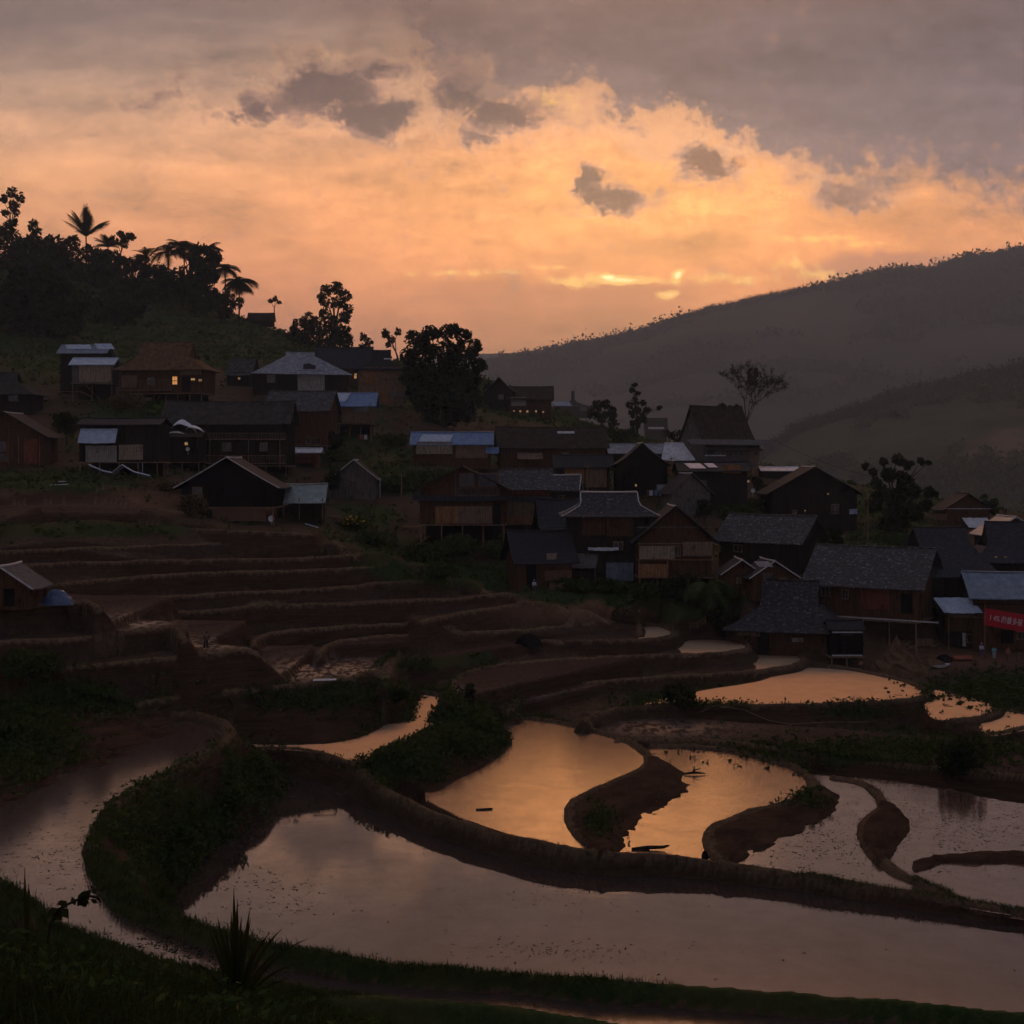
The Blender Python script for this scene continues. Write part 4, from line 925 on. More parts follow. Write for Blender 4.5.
H_('dark_plank_barn', 'tall dark plank barn with an orange patch below the steep roofed house', 712, 66, 508, 508, 470, 462, 8, 0, 'x', 'tarpaper', 'dark', .6, cat='barn',
   feats=[('panel',721,739,465,473,'orange'),('sheet',685,701,469,464,'lblue',4),('sheet',705,714,468,464,'lblue',3),('panel',690,705,480,504,'greyw'),('litdim',745,747.5,480,482.5)])
H_('slanted_barn', 'plank barn with a single slanting pale roof edge, left of the dark plank barn', 688, 40, 514, 514, 492, 474, 6, 12, 'y', 'tarpaper', 'greyw', .6, cat='barn', verge='greyw')
# --- right
H_('gabled_farmhouse', 'wide black gabled farmhouse left of the dense dark tree', 811, 84, 527, 527, 492, 468, 9, 0, 'y', 'tarpaper', 'dark', 1.1, verge='greyw', feats=[('win',790,794,511,515),('litdim',801.5,803,511,513),('litdim',824,826,494,496),('panel',846,854,510,515,'lblue'),('win',828,836,505,515)])
H_('pale_roof_shed', 'low shed with a pale roof edge behind the wide black gabled farmhouse', 787, 36, 484, 484, 472, 469, 4, 0, 'x', 'zinc', 'dark', .4, cat='shed', at=hit(787, 486, 60)+Vector((0, 8, .6)))
H_('lookout_house', 'small gabled house on the right ridge with a white tarpaulin lean-to', 965, 44, 526, 526, 508, 494, 6, 0, 'y', 'tarpaper', 'brown', .8, verge=None, feats=[('beam',941,988,509,'rim'),('awn',959,984,518,527,'white',1.6,4,'np'),('panel',930,944,514,520,'mudw')])
H_('grey_shingled_house', 'house with a grey shingle slope and a dark slatted gable facing right', 770, 60, 574, 574, 541, 519, 8.5, -38, 'x', 'shingle', 'dark', .8, Lm=13, feats=[('panel',730,737,550,556,'orange'),('win',748,756,548,556)], at=hit(764, 574, 60)+Vector((1, 4, 0)))
H_('twin_gable_hut', 'low hut with two pale edged gables and a white sheet between', 740, 34, 592, 592, 572, 560, 5, 0, 'y', 'tarpaper', 'brown', .6, verge='rim', cat='hut', feats=[('win',735,740,578,584)])
H_('patched_hut', 'brown hut with pale gable edges and a white roof patch', 769, 42, 594, 594, 574, 560, 5.5, 6, 'y', 'tarpaper', 'brown', .7, verge='rim', cat='hut', feats=[('sheet',748,762,566,561,'white',5),('panel',758,768,572,580,'greyw'),('win',775,782,577,583)], at=hit(769, 594, 60)+Vector((0, -1, 0)))
H_('curved_tile_house', 'house with a swept dark tile roof and brown walls behind the uppermost orange ponds', 785, 112, 664, 664, 624, 587, 10, -18, 'x', 'tile', 'brown', 1.4, .42, 1.3, ridge_in=3.8, sag=.15, verge=None, Lm=14.0,
   feats=[('panel',738,760,628,640,'tan'),('panel',790,800,640,644,'pale'),('door',758,768,636,660,'dark'),('win',745,752,645,652)], at=P(789, 659, 172.5))
H_('outhouse', 'small black outhouse on stilts at the corner of the swept tile roofed house', 845, 32, 664, 656, 628, 622, 3.2, 0, 'x', 'tarpaper', 'black', .35, posts=3, cat='shed', feats=[('beam',830,860,632,'rim'),('beam',830,860,655,'rim')])
H_('big_shingled_house', 'largest house on the right, pale streaked shingle slope and leaning white stilts', 868, 98, 650, 622, 584, 553, 11, -32, 'x', 'shingle', 'brown', 1.2, Lm=14.5, posts=5, sag=.1, at=hit(872, 650, 60)+Vector((1, 5, 0)),
   feats=[('win',832,840,592,602),('win',850,856,594,604),('panel',866,890,590,612,'red'),('beam',826,930,621,'rim'),('door',900,908,596,614)])
H_('tiled_barn', 'dark tile roofed barn behind the largest right hand house', 948, 78, 606, 606, 568, 529, 10, 12, 'x', 'slate', 'dark', 1.0, .3, 1.2, ridge_in=4, cat='barn')
H_('edge_house', 'big house with a sagging grey tile roof cut by the right picture edge', 1016, 80, 596, 596, 556, 524, 9, -8, 'x', 'slate', 'dark', 1.0, .5, 1.15, ridge_in=4, feats=[('litdim',992,995,557,558.5),('litdim',1001,1003.5,557,558.5)])
H_('upper_edge_house', 'house with pale grey roof top peeking over the grey tile roof at the edge', 1020, 50, 552, 552, 530, 514, 7, 0, 'y', 'bgrey', 'dark', .8, verge='rim', at=hit(1020, 556, 60)+Vector((0, 4, 0)))
H_('shop_house', 'house with a blue grey roof carrying the red banner over the square', 1006, 70, 643, 643, 594, 574, 8, -6, 'x', 'bgrey', 'brown', .7, feats=[('door',998,1008,630,642),('win',1012,1022,630,638),('beam',972,1040,603,'dark')])
H_('awning_hut', 'small plank hut with pale blue grey awning and dark open front', 959, 36, 645, 645, 612, 606, 5, 0, 'x', 'dthatch', 'dark', .5, cat='hut',
   feats=[('awn',930,968,597,610,'lblue',2.0,6,'np'),('awn',942,981,611,615,'tan',1.2,0),('panel',941,973,616,630,'brown',.4),('panel',959,962,632,645,'rim'),('panel',973,975,632,645,'rim'),('win',963,972,633,642)])
H_('terrace_hut', 'small brown walled hut with a pale roof edge on the upper left terrace', 6, 56, 607, 607, 586, 567, 4.5, 0, 'y', 'greyw', 'brown', .5, verge='rim', cat='hut', sink=.3, feats=[('door',10,18,590,606)])
H_('hilltop_hut', 'tiny hut on the hill skyline beside a thin lone tree', 261, 24, 320, 320, 314, 308, 4, 0, 'x', 'dthatch', 'dark', .7, cat='hut', at=skyline(261))
# ---------------------------------------------------------------- plants
def leaf_mat(name, a, b, c=None):
    def fn(N):
        g = N.n.new('ShaderNodeNewGeometry'); r = g.outputs['Random Per Island']; n = N.noise(objco(N), .45, 3, .5)
        col = N.ramp(N.add(N.mul(r, .55), N.mul(n, .5)), [(.25, a), (.75, b)]+([(.95, c)] if c else []))
        d = N.n.new('ShaderNodeBsdfDiffuse'); N.put(d.inputs[0], col)
        t = N.n.new('ShaderNodeBsdfTranslucent'); N.put(t.inputs[0], N.mixc(.5, col, (.10, .09, .02, 1)))
        m = N.n.new('ShaderNodeMixShader'); m.inputs[0].default_value = .22; N.l.new(d.outputs[0], m.inputs[1]); N.l.new(t.outputs[0], m.inputs[2]); return m.outputs[0]
    return material(name, fn)
L_dark = leaf_mat('dark_leaves', (.008, .014, .008), (.026, .036, .015)); L_mid = leaf_mat('green_leaves', (.018, .034, .010), (.055, .080, .022), (.10, .10, .03))
L_fresh = leaf_mat('fresh_leaves', (.035, .075, .015), (.10, .17, .035)); L_dry = leaf_mat('dry_leaves', (.05, .035, .02), (.15, .10, .055), (.05, .06, .02))
L_flower = leaf_mat('yellow_flowers', (.35, .20, .03), (.7, .45, .08)); M_bark = plain_mat('bark', (.035, .027, .02), .95, .1)
def leaves(points, size, rng, flat=.0, asp=1.7, droop=0.):
    n = len(points); s = size*(.6+.8*rng.random(n))
    a = rng.normal(size=(n, 3)); a[:,2] *= 1-flat; a[:,2] -= droop; a /= np.linalg.norm(a, axis=1)[:,None]
    b = rng.normal(size=(n, 3)); b[:,2] *= 1-flat; b -= (a*b).sum(1)[:,None]*a; b /= np.linalg.norm(b, axis=1)[:,None]
    a = a*s[:,None]*asp*.5; b = b*s[:,None]*.5
    V = np.stack([points-a, points+b*.8-a*.1, points+a, points-b*.8-a*.1], 1).reshape(-1, 3)
    return V, np.arange(4*n).reshape(n, 4)
def clump_points(cl, n_per_m2, rng):
    out = []
    for (c, r) in cl:
        r = np.array(r if hasattr(r, '__len__') else (r, r, r)); n = int(max(14, n_per_m2*92*(r[0]*r[2]+r[0]*r[1])/2))
        v = rng.normal(size=(n, 3)); v /= np.linalg.norm(v, axis=1)[:,None]
        rad = .35+.65*rng.random(n)**.45; rad *= 1+.14*np.sin(v[:,0]*7+c[0])*np.cos(v[:,2]*6+c[2])
        out.append(np.array(c)+v*r*rad[:,None])
    return np.concatenate(out)
def tree(name, label, base, clumps, leaf=.4, dens=1.0, mat=None, trunk=.3, group=None, cat='tree', seed=0, droop=0., sub=5, fork=.45, extra=()):
    """clumps: (dx, dy, z, r) in metres from the foot"""
    sc_ = max(1, base.y/240); leaf = leaf*sc_; dens = dens/sc_**2; trunk = trunk*sc_
    rng = np.random.default_rng(seed+5); rnd = random.Random(seed)
    r = empty(name, base, 0, label, cat, group)
    top = sum((Vector(c[:3]) for c in clumps), Vector())/len(clumps)
    m = MB(); f = Vector((top.x*.3+rnd.uniform(-.2, .2), top.y*.3, top.z*fork))
    m.path([(0, 0, -.6), (f.x*.4+rnd.uniform(-.1, .1), f.y*.4, f.z*.5), f], [trunk*1.15, trunk*.9, trunk*.75], 7)
    small = []
    for c in clumps:
        cv = Vector(c[:3]); mid = f.lerp(cv, .55)+Vector((rnd.uniform(-.1, .1), rnd.uniform(-.1, .1), .12))*(cv-f).length
        m.path([f, mid, cv], [trunk*.5, trunk*.28, trunk*.1], 5)
        small.append((tuple(cv), c[3]*.85))
        for k in range(sub):
            d = Vector((rng.normal(), rng.normal(), rng.normal()*.8)).normalized()*c[3]*(.55+.4*rng.random()); q = cv+d
            small.append((tuple(q), c[3]*(.26+.24*rng.random()))); m.tube(cv, q, trunk*.1, trunk*.03, 4)
    m.build('trunk', M_bark, r)
    pts_ = clump_points(small, dens, rng); V, Fq = leaves(pts_, leaf, rng, .1, 1.6, droop)
    link('crown', mesh_np('crown', V, Fq), mat or L_dark, r)
    return r
def px_tree(name, label, px, row, Y, cl, depthr=.5, at=None, **kw):
    """clumps given as sightings (column, row, radius in pixels)"""
    base = at if at is not None else hit(px, row, 60) if Y is None else on_ground(px, row, Y)
    k = base.y/F; rnd = random.Random(int(px*3+row)); out = []
    for c in cl:
        out.append(((c[0]-px)*k+((px-CX)*k-base.x), rnd.uniform(-1, 1)*c[2]*k*depthr, -(c[1]-HY)*k-base.z, c[2]*k))
    return tree(name, label, base, out, seed=int(px*7+row), **kw)
SKY_G = 'trees along the hill skyline'
sk = lambda px: skyline(px)
px_tree('tall_tree', 'tall thin crowned tree topping the skyline at the far left', 12, 240, None, [(12,192,6),(4,200,5),(20,198,5),(12,206,6),(17,212,4),(6,214,4),(12,222,5)], at=sk(12), leaf=.38, dens=1.2, trunk=.28, group=SKY_G, fork=.5)
px_tree('pine_tree', 'small pointed dark tree right of the tall thin crowned one', 34, 245, None, [(34,222,4),(34,230,7),(34,240,9),(38,250,10)], at=sk(34), leaf=.4, group=SKY_G)
px_tree('broad_tree', 'big dark round tree low on the slope behind the thatched farmhouse', 36, 345, None, [(20,290,22),(50,285,22),(68,300,18),(8,310,24),(38,312,24),(70,322,15),(30,335,18),(60,335,14)], at=on_ground(36,0,fY(252)), leaf=.6, dens=.55, trunk=.5, group=SKY_G)
px_tree('broad_tree', 'dark spreading tree at the left picture edge under the thin crowned tree', 4, 270, None, [(-20,245,20),(5,238,16),(25,250,15),(40,256,14),(-5,265,20),(30,272,18)], at=on_ground(4,0,fY(286)), leaf=.55, dens=.6, group=SKY_G)
px_tree('broad_tree', 'flat topped dark tree between pointed tree and fan palm', 62, 262, None, [(48,244,8),(60,243,9),(74,244,8),(55,256,12),(72,258,12),(64,272,13)], at=on_ground(62,0,fY(290)), leaf=.5, dens=.7, group=SKY_G)
px_tree('broad_tree', 'low dark tree filling the skyline under the fan palm', 98, 275, None, [(88,252,9),(102,256,10),(95,268,13),(110,272,12),(82,272,12),(98,288,14)], at=on_ground(98,0,fY(288)), leaf=.5, dens=.7, group=SKY_G)
px_tree('round_tree', 'small round crowned tree on two thin stems right of the fan palm', 120, 262, None, [(114,240,5),(121,234,5),(129,237,6),(124,243,5)], at=on_ground(120,0,fY(290)), leaf=.36, dens=1.4, trunk=.16, group=SKY_G, fork=.7)
px_tree('broad_tree', 'dark tree mass between the round crowned tree and the coconut palm', 140, 280, None, [(128,264,9),(142,262,9),(134,275,12),(152,274,12),(146,290,13),(122,288,12)], at=on_ground(140,0,fY(284)), leaf=.5, dens=.7, group=SKY_G)
px_tree('broad_tree', 'low dark tree under the coconut palm', 172, 290, None, [(162,276,9),(178,276,9),(170,288,12),(184,294,11),(158,298,11)], at=on_ground(172,0,fY(284)), leaf=.5, dens=.7, group=SKY_G)
px_tree('layered_tree', 'tall tree of drooping layered leaves right of the coconut palm', 200, 310, None, [(200,250,8),(193,258,9),(209,262,10),(218,256,5),(196,272,12),(212,276,10),(200,290,13),(188,296,9),(214,298,9),(202,305,12)], at=on_ground(200,0,fY(283)), leaf=.75, dens=.5, trunk=.3, group=SKY_G, droop=.5)
px_tree('bushy_tree', 'low dark bushy tree right end of the palm group', 222, 312, None, [(216,300,10),(228,298,9),(238,304,7),(224,310,10)], at=on_ground(222,0,fY(280)), leaf=.45, dens=.8, group=SKY_G)
px_tree('broad_tree', 'dense dark tree behind the flat topped one on the left skyline', 42, 262, None, [(22,250,13),(38,248,12),(52,252,12),(30,264,14),(48,268,14),(66,262,12)], at=on_ground(42,0,fY(298)), leaf=.5, dens=.6, group=SKY_G)
px_tree('broad_tree', 'dark tree closing the gap between fan palm and round crowned tree', 110, 268, None, [(102,258,8),(114,256,8),(108,268,11),(122,268,10)], at=on_ground(110,0,fY(296)), leaf=.5, dens=.7, group=SKY_G)
px_tree('broad_tree', 'dark undergrown tree below the coconut palm fronds', 156, 290, None, [(146,272,9),(158,270,9),(166,278,9),(152,286,11),(172,288,10),(186,284,10)], at=on_ground(156,0,fY(292)), leaf=.5, dens=.7, group=SKY_G)
px_tree('broad_tree', 'dark tree standing below the hill palms above the brown longhouse', 110, 345, None, [(92,310,16),(112,302,16),(132,308,15),(100,326,15),(124,328,14)], at=on_ground(110,0,fY(266)), leaf=.5, dens=.55, group=SKY_G)
px_tree('lone_tree', 'thin lone tree with tiny flat crown beside the hilltop hut', 274, 318, None, [(270,301,2.4),(275,299,2.8),(279,302,2.2)], at=sk(274), leaf=.3, dens=3, trunk=.12, group=SKY_G, fork=.75)
px_tree('umbrella_tree', 'tall tree with rounded crown and gaps, standing over the tiled house', 334, 345, None, [(328,290,7),(338,288,7),(346,296,7),(325,301,7),(336,302,7),(348,308,6),(345,318,6),(326,314,6),(334,320,6)], at=on_ground(334,0,fY(276)), leaf=.36, dens=1.3, trunk=.4, fork=.55)
px_tree('bushy_tree', 'broad dark bushy tree at the foot of the tall rounded tree', 320, 350, None, [(298,325,9),(308,320,9),(322,326,12),(338,332,12),(310,338,13),(346,340,10),(330,345,13),(294,336,8)], at=on_ground(320,0,fY(270)), leaf=.45, dens=.8)
px_tree('bushy_tree', 'small round tree on the skyline right of the tall rounded tree', 366, 352, None, [(364,338,4.5),(369,342,4.5),(362,347,5),(370,350,5)], at=sk(366), leaf=.33, dens=1.2)
px_tree('leaning_tree', 'small leaning tree with split crown touching the largest tree', 396, 356, None, [(385,334,5),(391,339,5),(398,332,4.5),(388,345,3.5)], at=on_ground(399,0,fY(262)), leaf=.33, dens=1.3, trunk=.2)
px_tree('great_tree', 'largest tree, dense dark crown hanging to the ground in the middle of the village', 444, 428, None,
  [(415,340,11),(430,333,10),(447,332,10),(462,336,10),(474,346,9),(408,355,10),(425,352,14),(445,352,15),(464,358,14),(478,365,9),(412,372,12),(430,374,15),(450,376,16),(470,380,12),(420,395,14),(440,398,15),(460,400,14),(476,398,9),(430,414,12),(452,416,12),(470,415,9)],
  at=hit(444, 428, 60), leaf=.45, dens=1.15, trunk=.6, droop=.5, fork=.4)
px_tree('slim_tree', 'slim upright tree with tufted crown on the ridge beside the small dark shed', 637, 438, None, [(635,385,3),(632,390,3),(637,394,3.5),(635,401,4.5),(629,405,4),(643,403,3.5),(637,410,5),(646,410,4),(659,408,2.8),(632,414,4),(642,418,5),(636,424,6)], at=hit(637, 440, 60), leaf=.34, dens=1.6, trunk=.2, sub=4)
px_tree('dark_tree', 'dense black tree with upturned branches right of the wide black farmhouse', 893, 532, None, [(864,466,4),(872,472,5),(876,482,6),(884,462,5),(897,459,7),(907,464,6),(921,461,4.5),(928,463,3),(890,475,9),(905,480,9),(882,492,9),(898,495,10),(914,492,9),(928,492,7),(936,494,4),(874,506,9),(892,512,11),(910,512,11),(926,506,7),(900,524,12),(884,524,9)], at=hit(893, 533, 60), leaf=.38, dens=1.7, trunk=.45, fork=.35, sub=4)
px_tree('round_tree', 'dome shaped dark tree right of the peaked hillcrest house', 601, 428, None, [(597,405,6),(606,404,6),(612,412,6),(592,414,6),(602,416,8),(612,422,6)], at=hit(601, 432, 60), leaf=.4, dens=1)
px_tree('bushy_tree', 'small dark tree peeping over the steep brown roof', 731, 440, None, [(722,407,4),(730,409,4),(737,408,4),(728,415,5)], at=hit(726, 474, 60)+Vector((1, 16, -1)), leaf=.36, dens=1.2, trunk=.2)
px_tree('bushy_tree', 'low shrubby tree with pointed shoots left of the steep brown roof', 679, 446, None, [(672,436,4),(680,434,4),(687,438,3.5),(676,441,4)], at=hit(679, 450, 60), leaf=.45, dens=1, trunk=.12)
px_tree('bushy_tree', 'mid green bushy tree behind the slim upright one', 618, 442, None, [(610,432,7),(622,434,7),(632,432,6),(618,438,8)], at=hit(618, 446, 60), leaf=.4, dens=.9, mat=L_mid)
for q in [('young round tree between the blue roofed hut and the big brown house',503,470,9),('small dark tree between brown barn and blue roofed stilt house',326,440,9),('slender tree behind the open shed roof',332,500,11),('small tree left of the main tiled house roof',574,512,9),
          ('bushy tree behind the annex gable',706,530,11),('small tree right of the grey shingled house gable',832,560,11),('leafy tree between the wide black farmhouse and dark plank barn',762,505,10),('dark tree at the right of the tall plank house',412,402,9),('tree behind the sagging tile roof at the right edge',990,522,10),('dark tree behind the veranda hut',66,446,13),('small tree standing over the red stall',334,458,10),('low tree between shop and awning hut roofs',936,590,9)]:
    rr_ = random.Random(q[1]); R_ = q[3]; px_tree('small_tree', q[0], q[1], q[2], None, [(q[1]+rr_.uniform(-.6, .6)*R_, q[2]-R_*(1.2+rr_.random()*1.3), R_*rr_.uniform(.4, .62)) for _ in range(8)], leaf=.34, dens=1.1, trunk=.16, mat=rr_.choice([L_dark, L_mid]), group='small trees between the houses')
# palms
def palm(label, px, row, Y, top, n, flen, droop=.5, up=.9, at=None, tr=.16, mat=None, name='palm_tree', cat='palm tree', group=None, width=.6, seed=1):
    base = at if at is not None else on_ground(px, row, fY(Y)); k = base.y/F; rnd = random.Random(int(px)+seed); tr = tr*max(1, base.y/260)
    r = empty(name, base, 0, label, cat, group); hz_ = -(top-HY)*k-base.z; L = flen*k
    m = MB(); m.path([(0, 0, -.5), (.15, 0, hz_*.5), (0, 0, hz_)], [tr*1.3, tr, tr*.8], 7); m.build('trunk', M_bark, r)
    for i in range(n):
        az = 2*math.pi*i/n+rnd.uniform(-.2, .2); el = rnd.uniform(up-.55, up+.35); P0 = Vector((0, 0, hz_)); V = []; Fc = []
        d = Vector((math.cos(az)*math.cos(el), math.sin(az)*math.cos(el), math.sin(el))); ns = 9; p = P0.copy(); LL = L*rnd.uniform(.8, 1.1); side = Vector((-math.sin(az), math.cos(az), 0))
        for s in range(ns):
            t = s/(ns-1); 
            if s: p = p+d*(LL/(ns-1))
            d = (d+Vector((0, 0, -droop*1.9/ns*(1+t)))).normalized()
            w = width*L*.36*math.sin(math.pi*min(1, .12+t*.85))
            for sg in (-1, 1):
                for q in (0, .33, .66):
                    b0 = p+d*(LL/(ns-1))*q; tip = b0+side*sg*w+d*w*.7+Vector((0, 0, -.35*w)); v = len(V); e = d*(LL/(ns-1))*.19
                    V += [b0-e, b0+e, tip]; Fc.append((v, v+1, v+2))
            v = len(V); e = side*.03; V += [p-e, p+e, p+d*(LL/(ns-1))+e, p+d*(LL/(ns-1))-e]; Fc.append((v, v+1, v+2, v+3))
        m = MB(); m.add(V, Fc); m.build('frond', mat or L_dark, r)
    return r
palm('fan palm with stiff upright fronds on the left skyline', 86, 260, 291, 236, 18, 27, .22, 1.15, group='palms on the hill skyline', width=.7)
palm('short palm with few fronds left of the coconut palm', 146, 270, 288, 256, 13, 17, .45, .8, group='palms on the hill skyline', seed=4)
palm('coconut palm with wide drooping fronds on the skyline', 168, 280, 287, 252, 18, 25, .75, .75, group='palms on the hill skyline', seed=6)
palm('full round headed palm at the right end of the skyline group', 239, 310, 283, 281, 34, 20, .55, .35, group='palms on the hill skyline', seed=9, width=1.1)
palm('tall palm rising between coconut palm and layered tree', 184, 285, 286, 250, 24, 20, .6, .8, group='palms on the hill skyline', seed=14, width=1)
palm('palm with ragged crown over the layered tree', 206, 290, 284, 250, 26, 18, .5, .7, group='palms on the hill skyline', seed=17, width=1)
palm('low palm between the layered tree and the round headed palm', 225, 300, 282, 268, 24, 17, .6, .6, group='palms on the hill skyline', seed=21, width=1)
palm('small palm left of the round crowned tree', 108, 270, 290, 247, 20, 15, .4, .9, group='palms on the hill skyline', seed=24, width=1)
palm('feathery green tree fern hanging over the uppermost orange pond', 706, 618, None, 584, 16, 34, .8, .5, at=hit(706, 618, 60), mat=L_mid, name='tree_fern', cat='tree fern', tr=.2, width=.8)
palm('smaller tree fern between the annex and the twin gable hut', 728, 606, None, 588, 12, 22, .8, .5, at=hit(728, 606, 60), mat=L_mid, name='tree_fern', cat='tree fern', tr=.15, width=.9)
palm('tiny palm with stiff leaves beside the small dark shed', 669, 452, None, 436, 10, 10, .3, .7, at=hit(669, 454, 60), width=1)
# bare tree
def bare_tree(label, base, Hm, spread, seed=3):
    rnd = random.Random(seed); r = empty('bare_tree', base, 0, label, 'tree'); m = MB(); tips = []
    def grow(p, d, L, rad, lv):
        n = 3; q = p
        for i in range(n):
            d = (d+Vector((rnd.uniform(-.16, .16), rnd.uniform(-.16, .16), .05))).normalized(); q2 = q+d*L/n; m.tube(q, q2, rad*(1-.2*i/n), rad*(1-.2*(i+1)/n), 5, False); q = q2
            if lv > 2: tips.append(q.copy())
        if lv >= 6: tips.append(q); return
        for k in range(3 if lv in (1, 3) else 2):
            a = rnd.uniform(.25, .62)*(1 if lv else .8); az = rnd.uniform(0, 6.28)+k*2.2; ax = Vector((math.cos(az), math.sin(az), .0))
            nd = (d*math.cos(a)+ax*math.sin(a)*spread).normalized(); grow(q, nd, L*rnd.uniform(.66, .84), rad*.64, lv+1)
    grow(Vector((0, 0, -.4)), Vector((-.03, 0, 1)), Hm*.25, .19, 0)
    m.build('trunk', M_bark, r)
    rng = np.random.default_rng(4); P_ = np.array([tuple(t) for t in tips]); P_ = P_[rng.random(len(P_)) < .95]; P_ = np.concatenate([P_+rng.normal(size=P_.shape)*.22 for _ in range(5)]); V, Fq = leaves(P_, .22, rng)
    link('sparse_leaves', mesh_np('sparse_leaves', V, Fq), L_dark, r); return r
bt = hit(757, 476, 60)+Vector((0, 6, -.3)); bare_tree('bare spreading tree with fine twigs behind the steep brown roof', bt, (-(372-HY)*bt.y/F-bt.z)*1.28, 1.3)
# shrubs one can point to
def shrub(label, px, row, rp, mat=L_mid, squash=.75, leaf=.3, n=7, seed=0, at=None, flowers=None, dens=1.1):
    base = at if at is not None else hit(px, row, 56); k = base.y/F; rng = np.random.default_rng(int(px*3+row)); R0 = rp*k; sc_ = max(1, base.y/220); leaf = leaf*sc_; dens = dens/sc_**2
    cl = [((rng.normal()*R0*.45, rng.normal()*R0*.35, R0*squash*(.35+.35*rng.random())), (R0*.5*(.7+.6*rng.random()),)*2+(R0*.45*squash/.75,)) for _ in range(n)]
    r = empty('shrub', base, 0, label, 'shrub', 'shrubs between fields and houses'); pts_ = clump_points(cl, dens, rng); pts_[:,2] = np.abs(pts_[:,2])-.1
    V, Fq = leaves(pts_, leaf, rng, .1, 1.9); link('foliage', mesh_np('foliage', V, Fq), mat, r)
    m = MB()
    for c, rr in cl: m.tube((0, 0, -.3), c, .06, .02, 4)
    m.build('stem', M_bark, r)
    if flowers:
        p2 = pts_[rng.random(len(pts_)) < .18]; p2 = p2[p2[:,2] > R0*squash*.45]; V, Fq = leaves(p2+np.array([0, -.1, .1]), .32, rng); link('blossom', mesh_np('blossom', V, Fq), flowers, r)
    return r
for s in [('bright green bush with pale pole leaning from it, below the longhouse',168,417,26,L_fresh,.45),('brown dry bush below the longhouse, left of the bright green bush',128,408,20,L_dry,.6),('dark green bush behind the black shed roof at left',60,428,18,L_mid,.5),
  ('round brown bush on the bank left of the black gabled barn',190,515,18,L_dry,.9),('small dry bush at the corner of the workshop stilts',172,492,12,L_dry,.8),('bush with yellow blossoms right of the open shed',357,530,13,L_mid,.9,L_flower),
  ('leafy green bush under the blossoming one',372,545,18,L_mid,.7),('rounded bush in front of the balcony house stilts',462,556,24,L_mid,.7),('dark bush left of the balcony house stilts',492,556,16,L_mid,.9),('yellow green bush at the foot of the grey wing',506,545,12,L_fresh,.8),
  ('wide dark bush on the slope above the brown terraces',420,562,26,L_mid,.6),('low bush right of the fallen orange plank',440,575,20,L_mid,.6),('dark bush before the awning of the main tiled house',575,592,18,L_mid,.7),('bush before the blue grey panel of the main house',612,592,20,L_mid,.65),
  ('bush under the orange balcony screen',648,596,18,L_mid,.7),('dark bush between annex and tree fern',686,598,22,L_dark,.9),('black bush under the feathery tree fern',716,624,24,L_dark,.9),('brown bank bush left of the uppermost orange pond',625,622,16,L_dry,.7),
  ('mossy bush beside the red stall',330,462,14,L_mid,.8),('bush on the slope under the blue roofed stilt house',392,445,16,L_mid,.6),('dark bush right of the small gabled hut',398,492,20,L_mid,.7),('large bush right of the small gabled hut roof',425,486,22,L_mid,.6),
  ('olive bush above the grey shingled house',738,520,18,L_mid,.7),('olive bush left of the wide black farmhouse',758,512,14,L_mid,.8),('low olive bush under the dense black tree',905,545,20,L_mid,.5),('dark upright bush standing in the right hand fields',955,778,22,L_dark,1.5),
  ('dark bush on the bank of the middle terraces',680,704,18,L_dark,.9),('thin dark shrub on the rim of the curved middle terrace',467,698,8,L_dark,1.5),('green bush on top of the left mound',25,690,30,L_mid,.7),('drooping bush at the end of the left mound',95,702,24,L_mid,.7),
  ('bush on the left mound edge near the picture border',12,742,24,L_mid,.9),('leafy bush at the tip of the bank beside the winding pond',258,770,17,L_mid,.9),('dark bush lower on the bank beside the winding pond',228,806,22,L_mid,.8),
  ('leafy bush on the shoulder of the winding bund',168,838,15,L_mid,.7),('bush topping the green spit in the ponds',480,730,15,L_mid,.7),('bush in the middle of the green spit',446,746,15,L_mid,.7),('low bush at the lower end of the green spit',412,768,12,L_mid,.7),
  ('dark bush on the bank above the small pond',395,700,14,L_dark,.7)]:
    shrub(s[0], s[1], s[2], s[3], s[4], s[5], flowers=s[6] if len(s) > 6 else None)

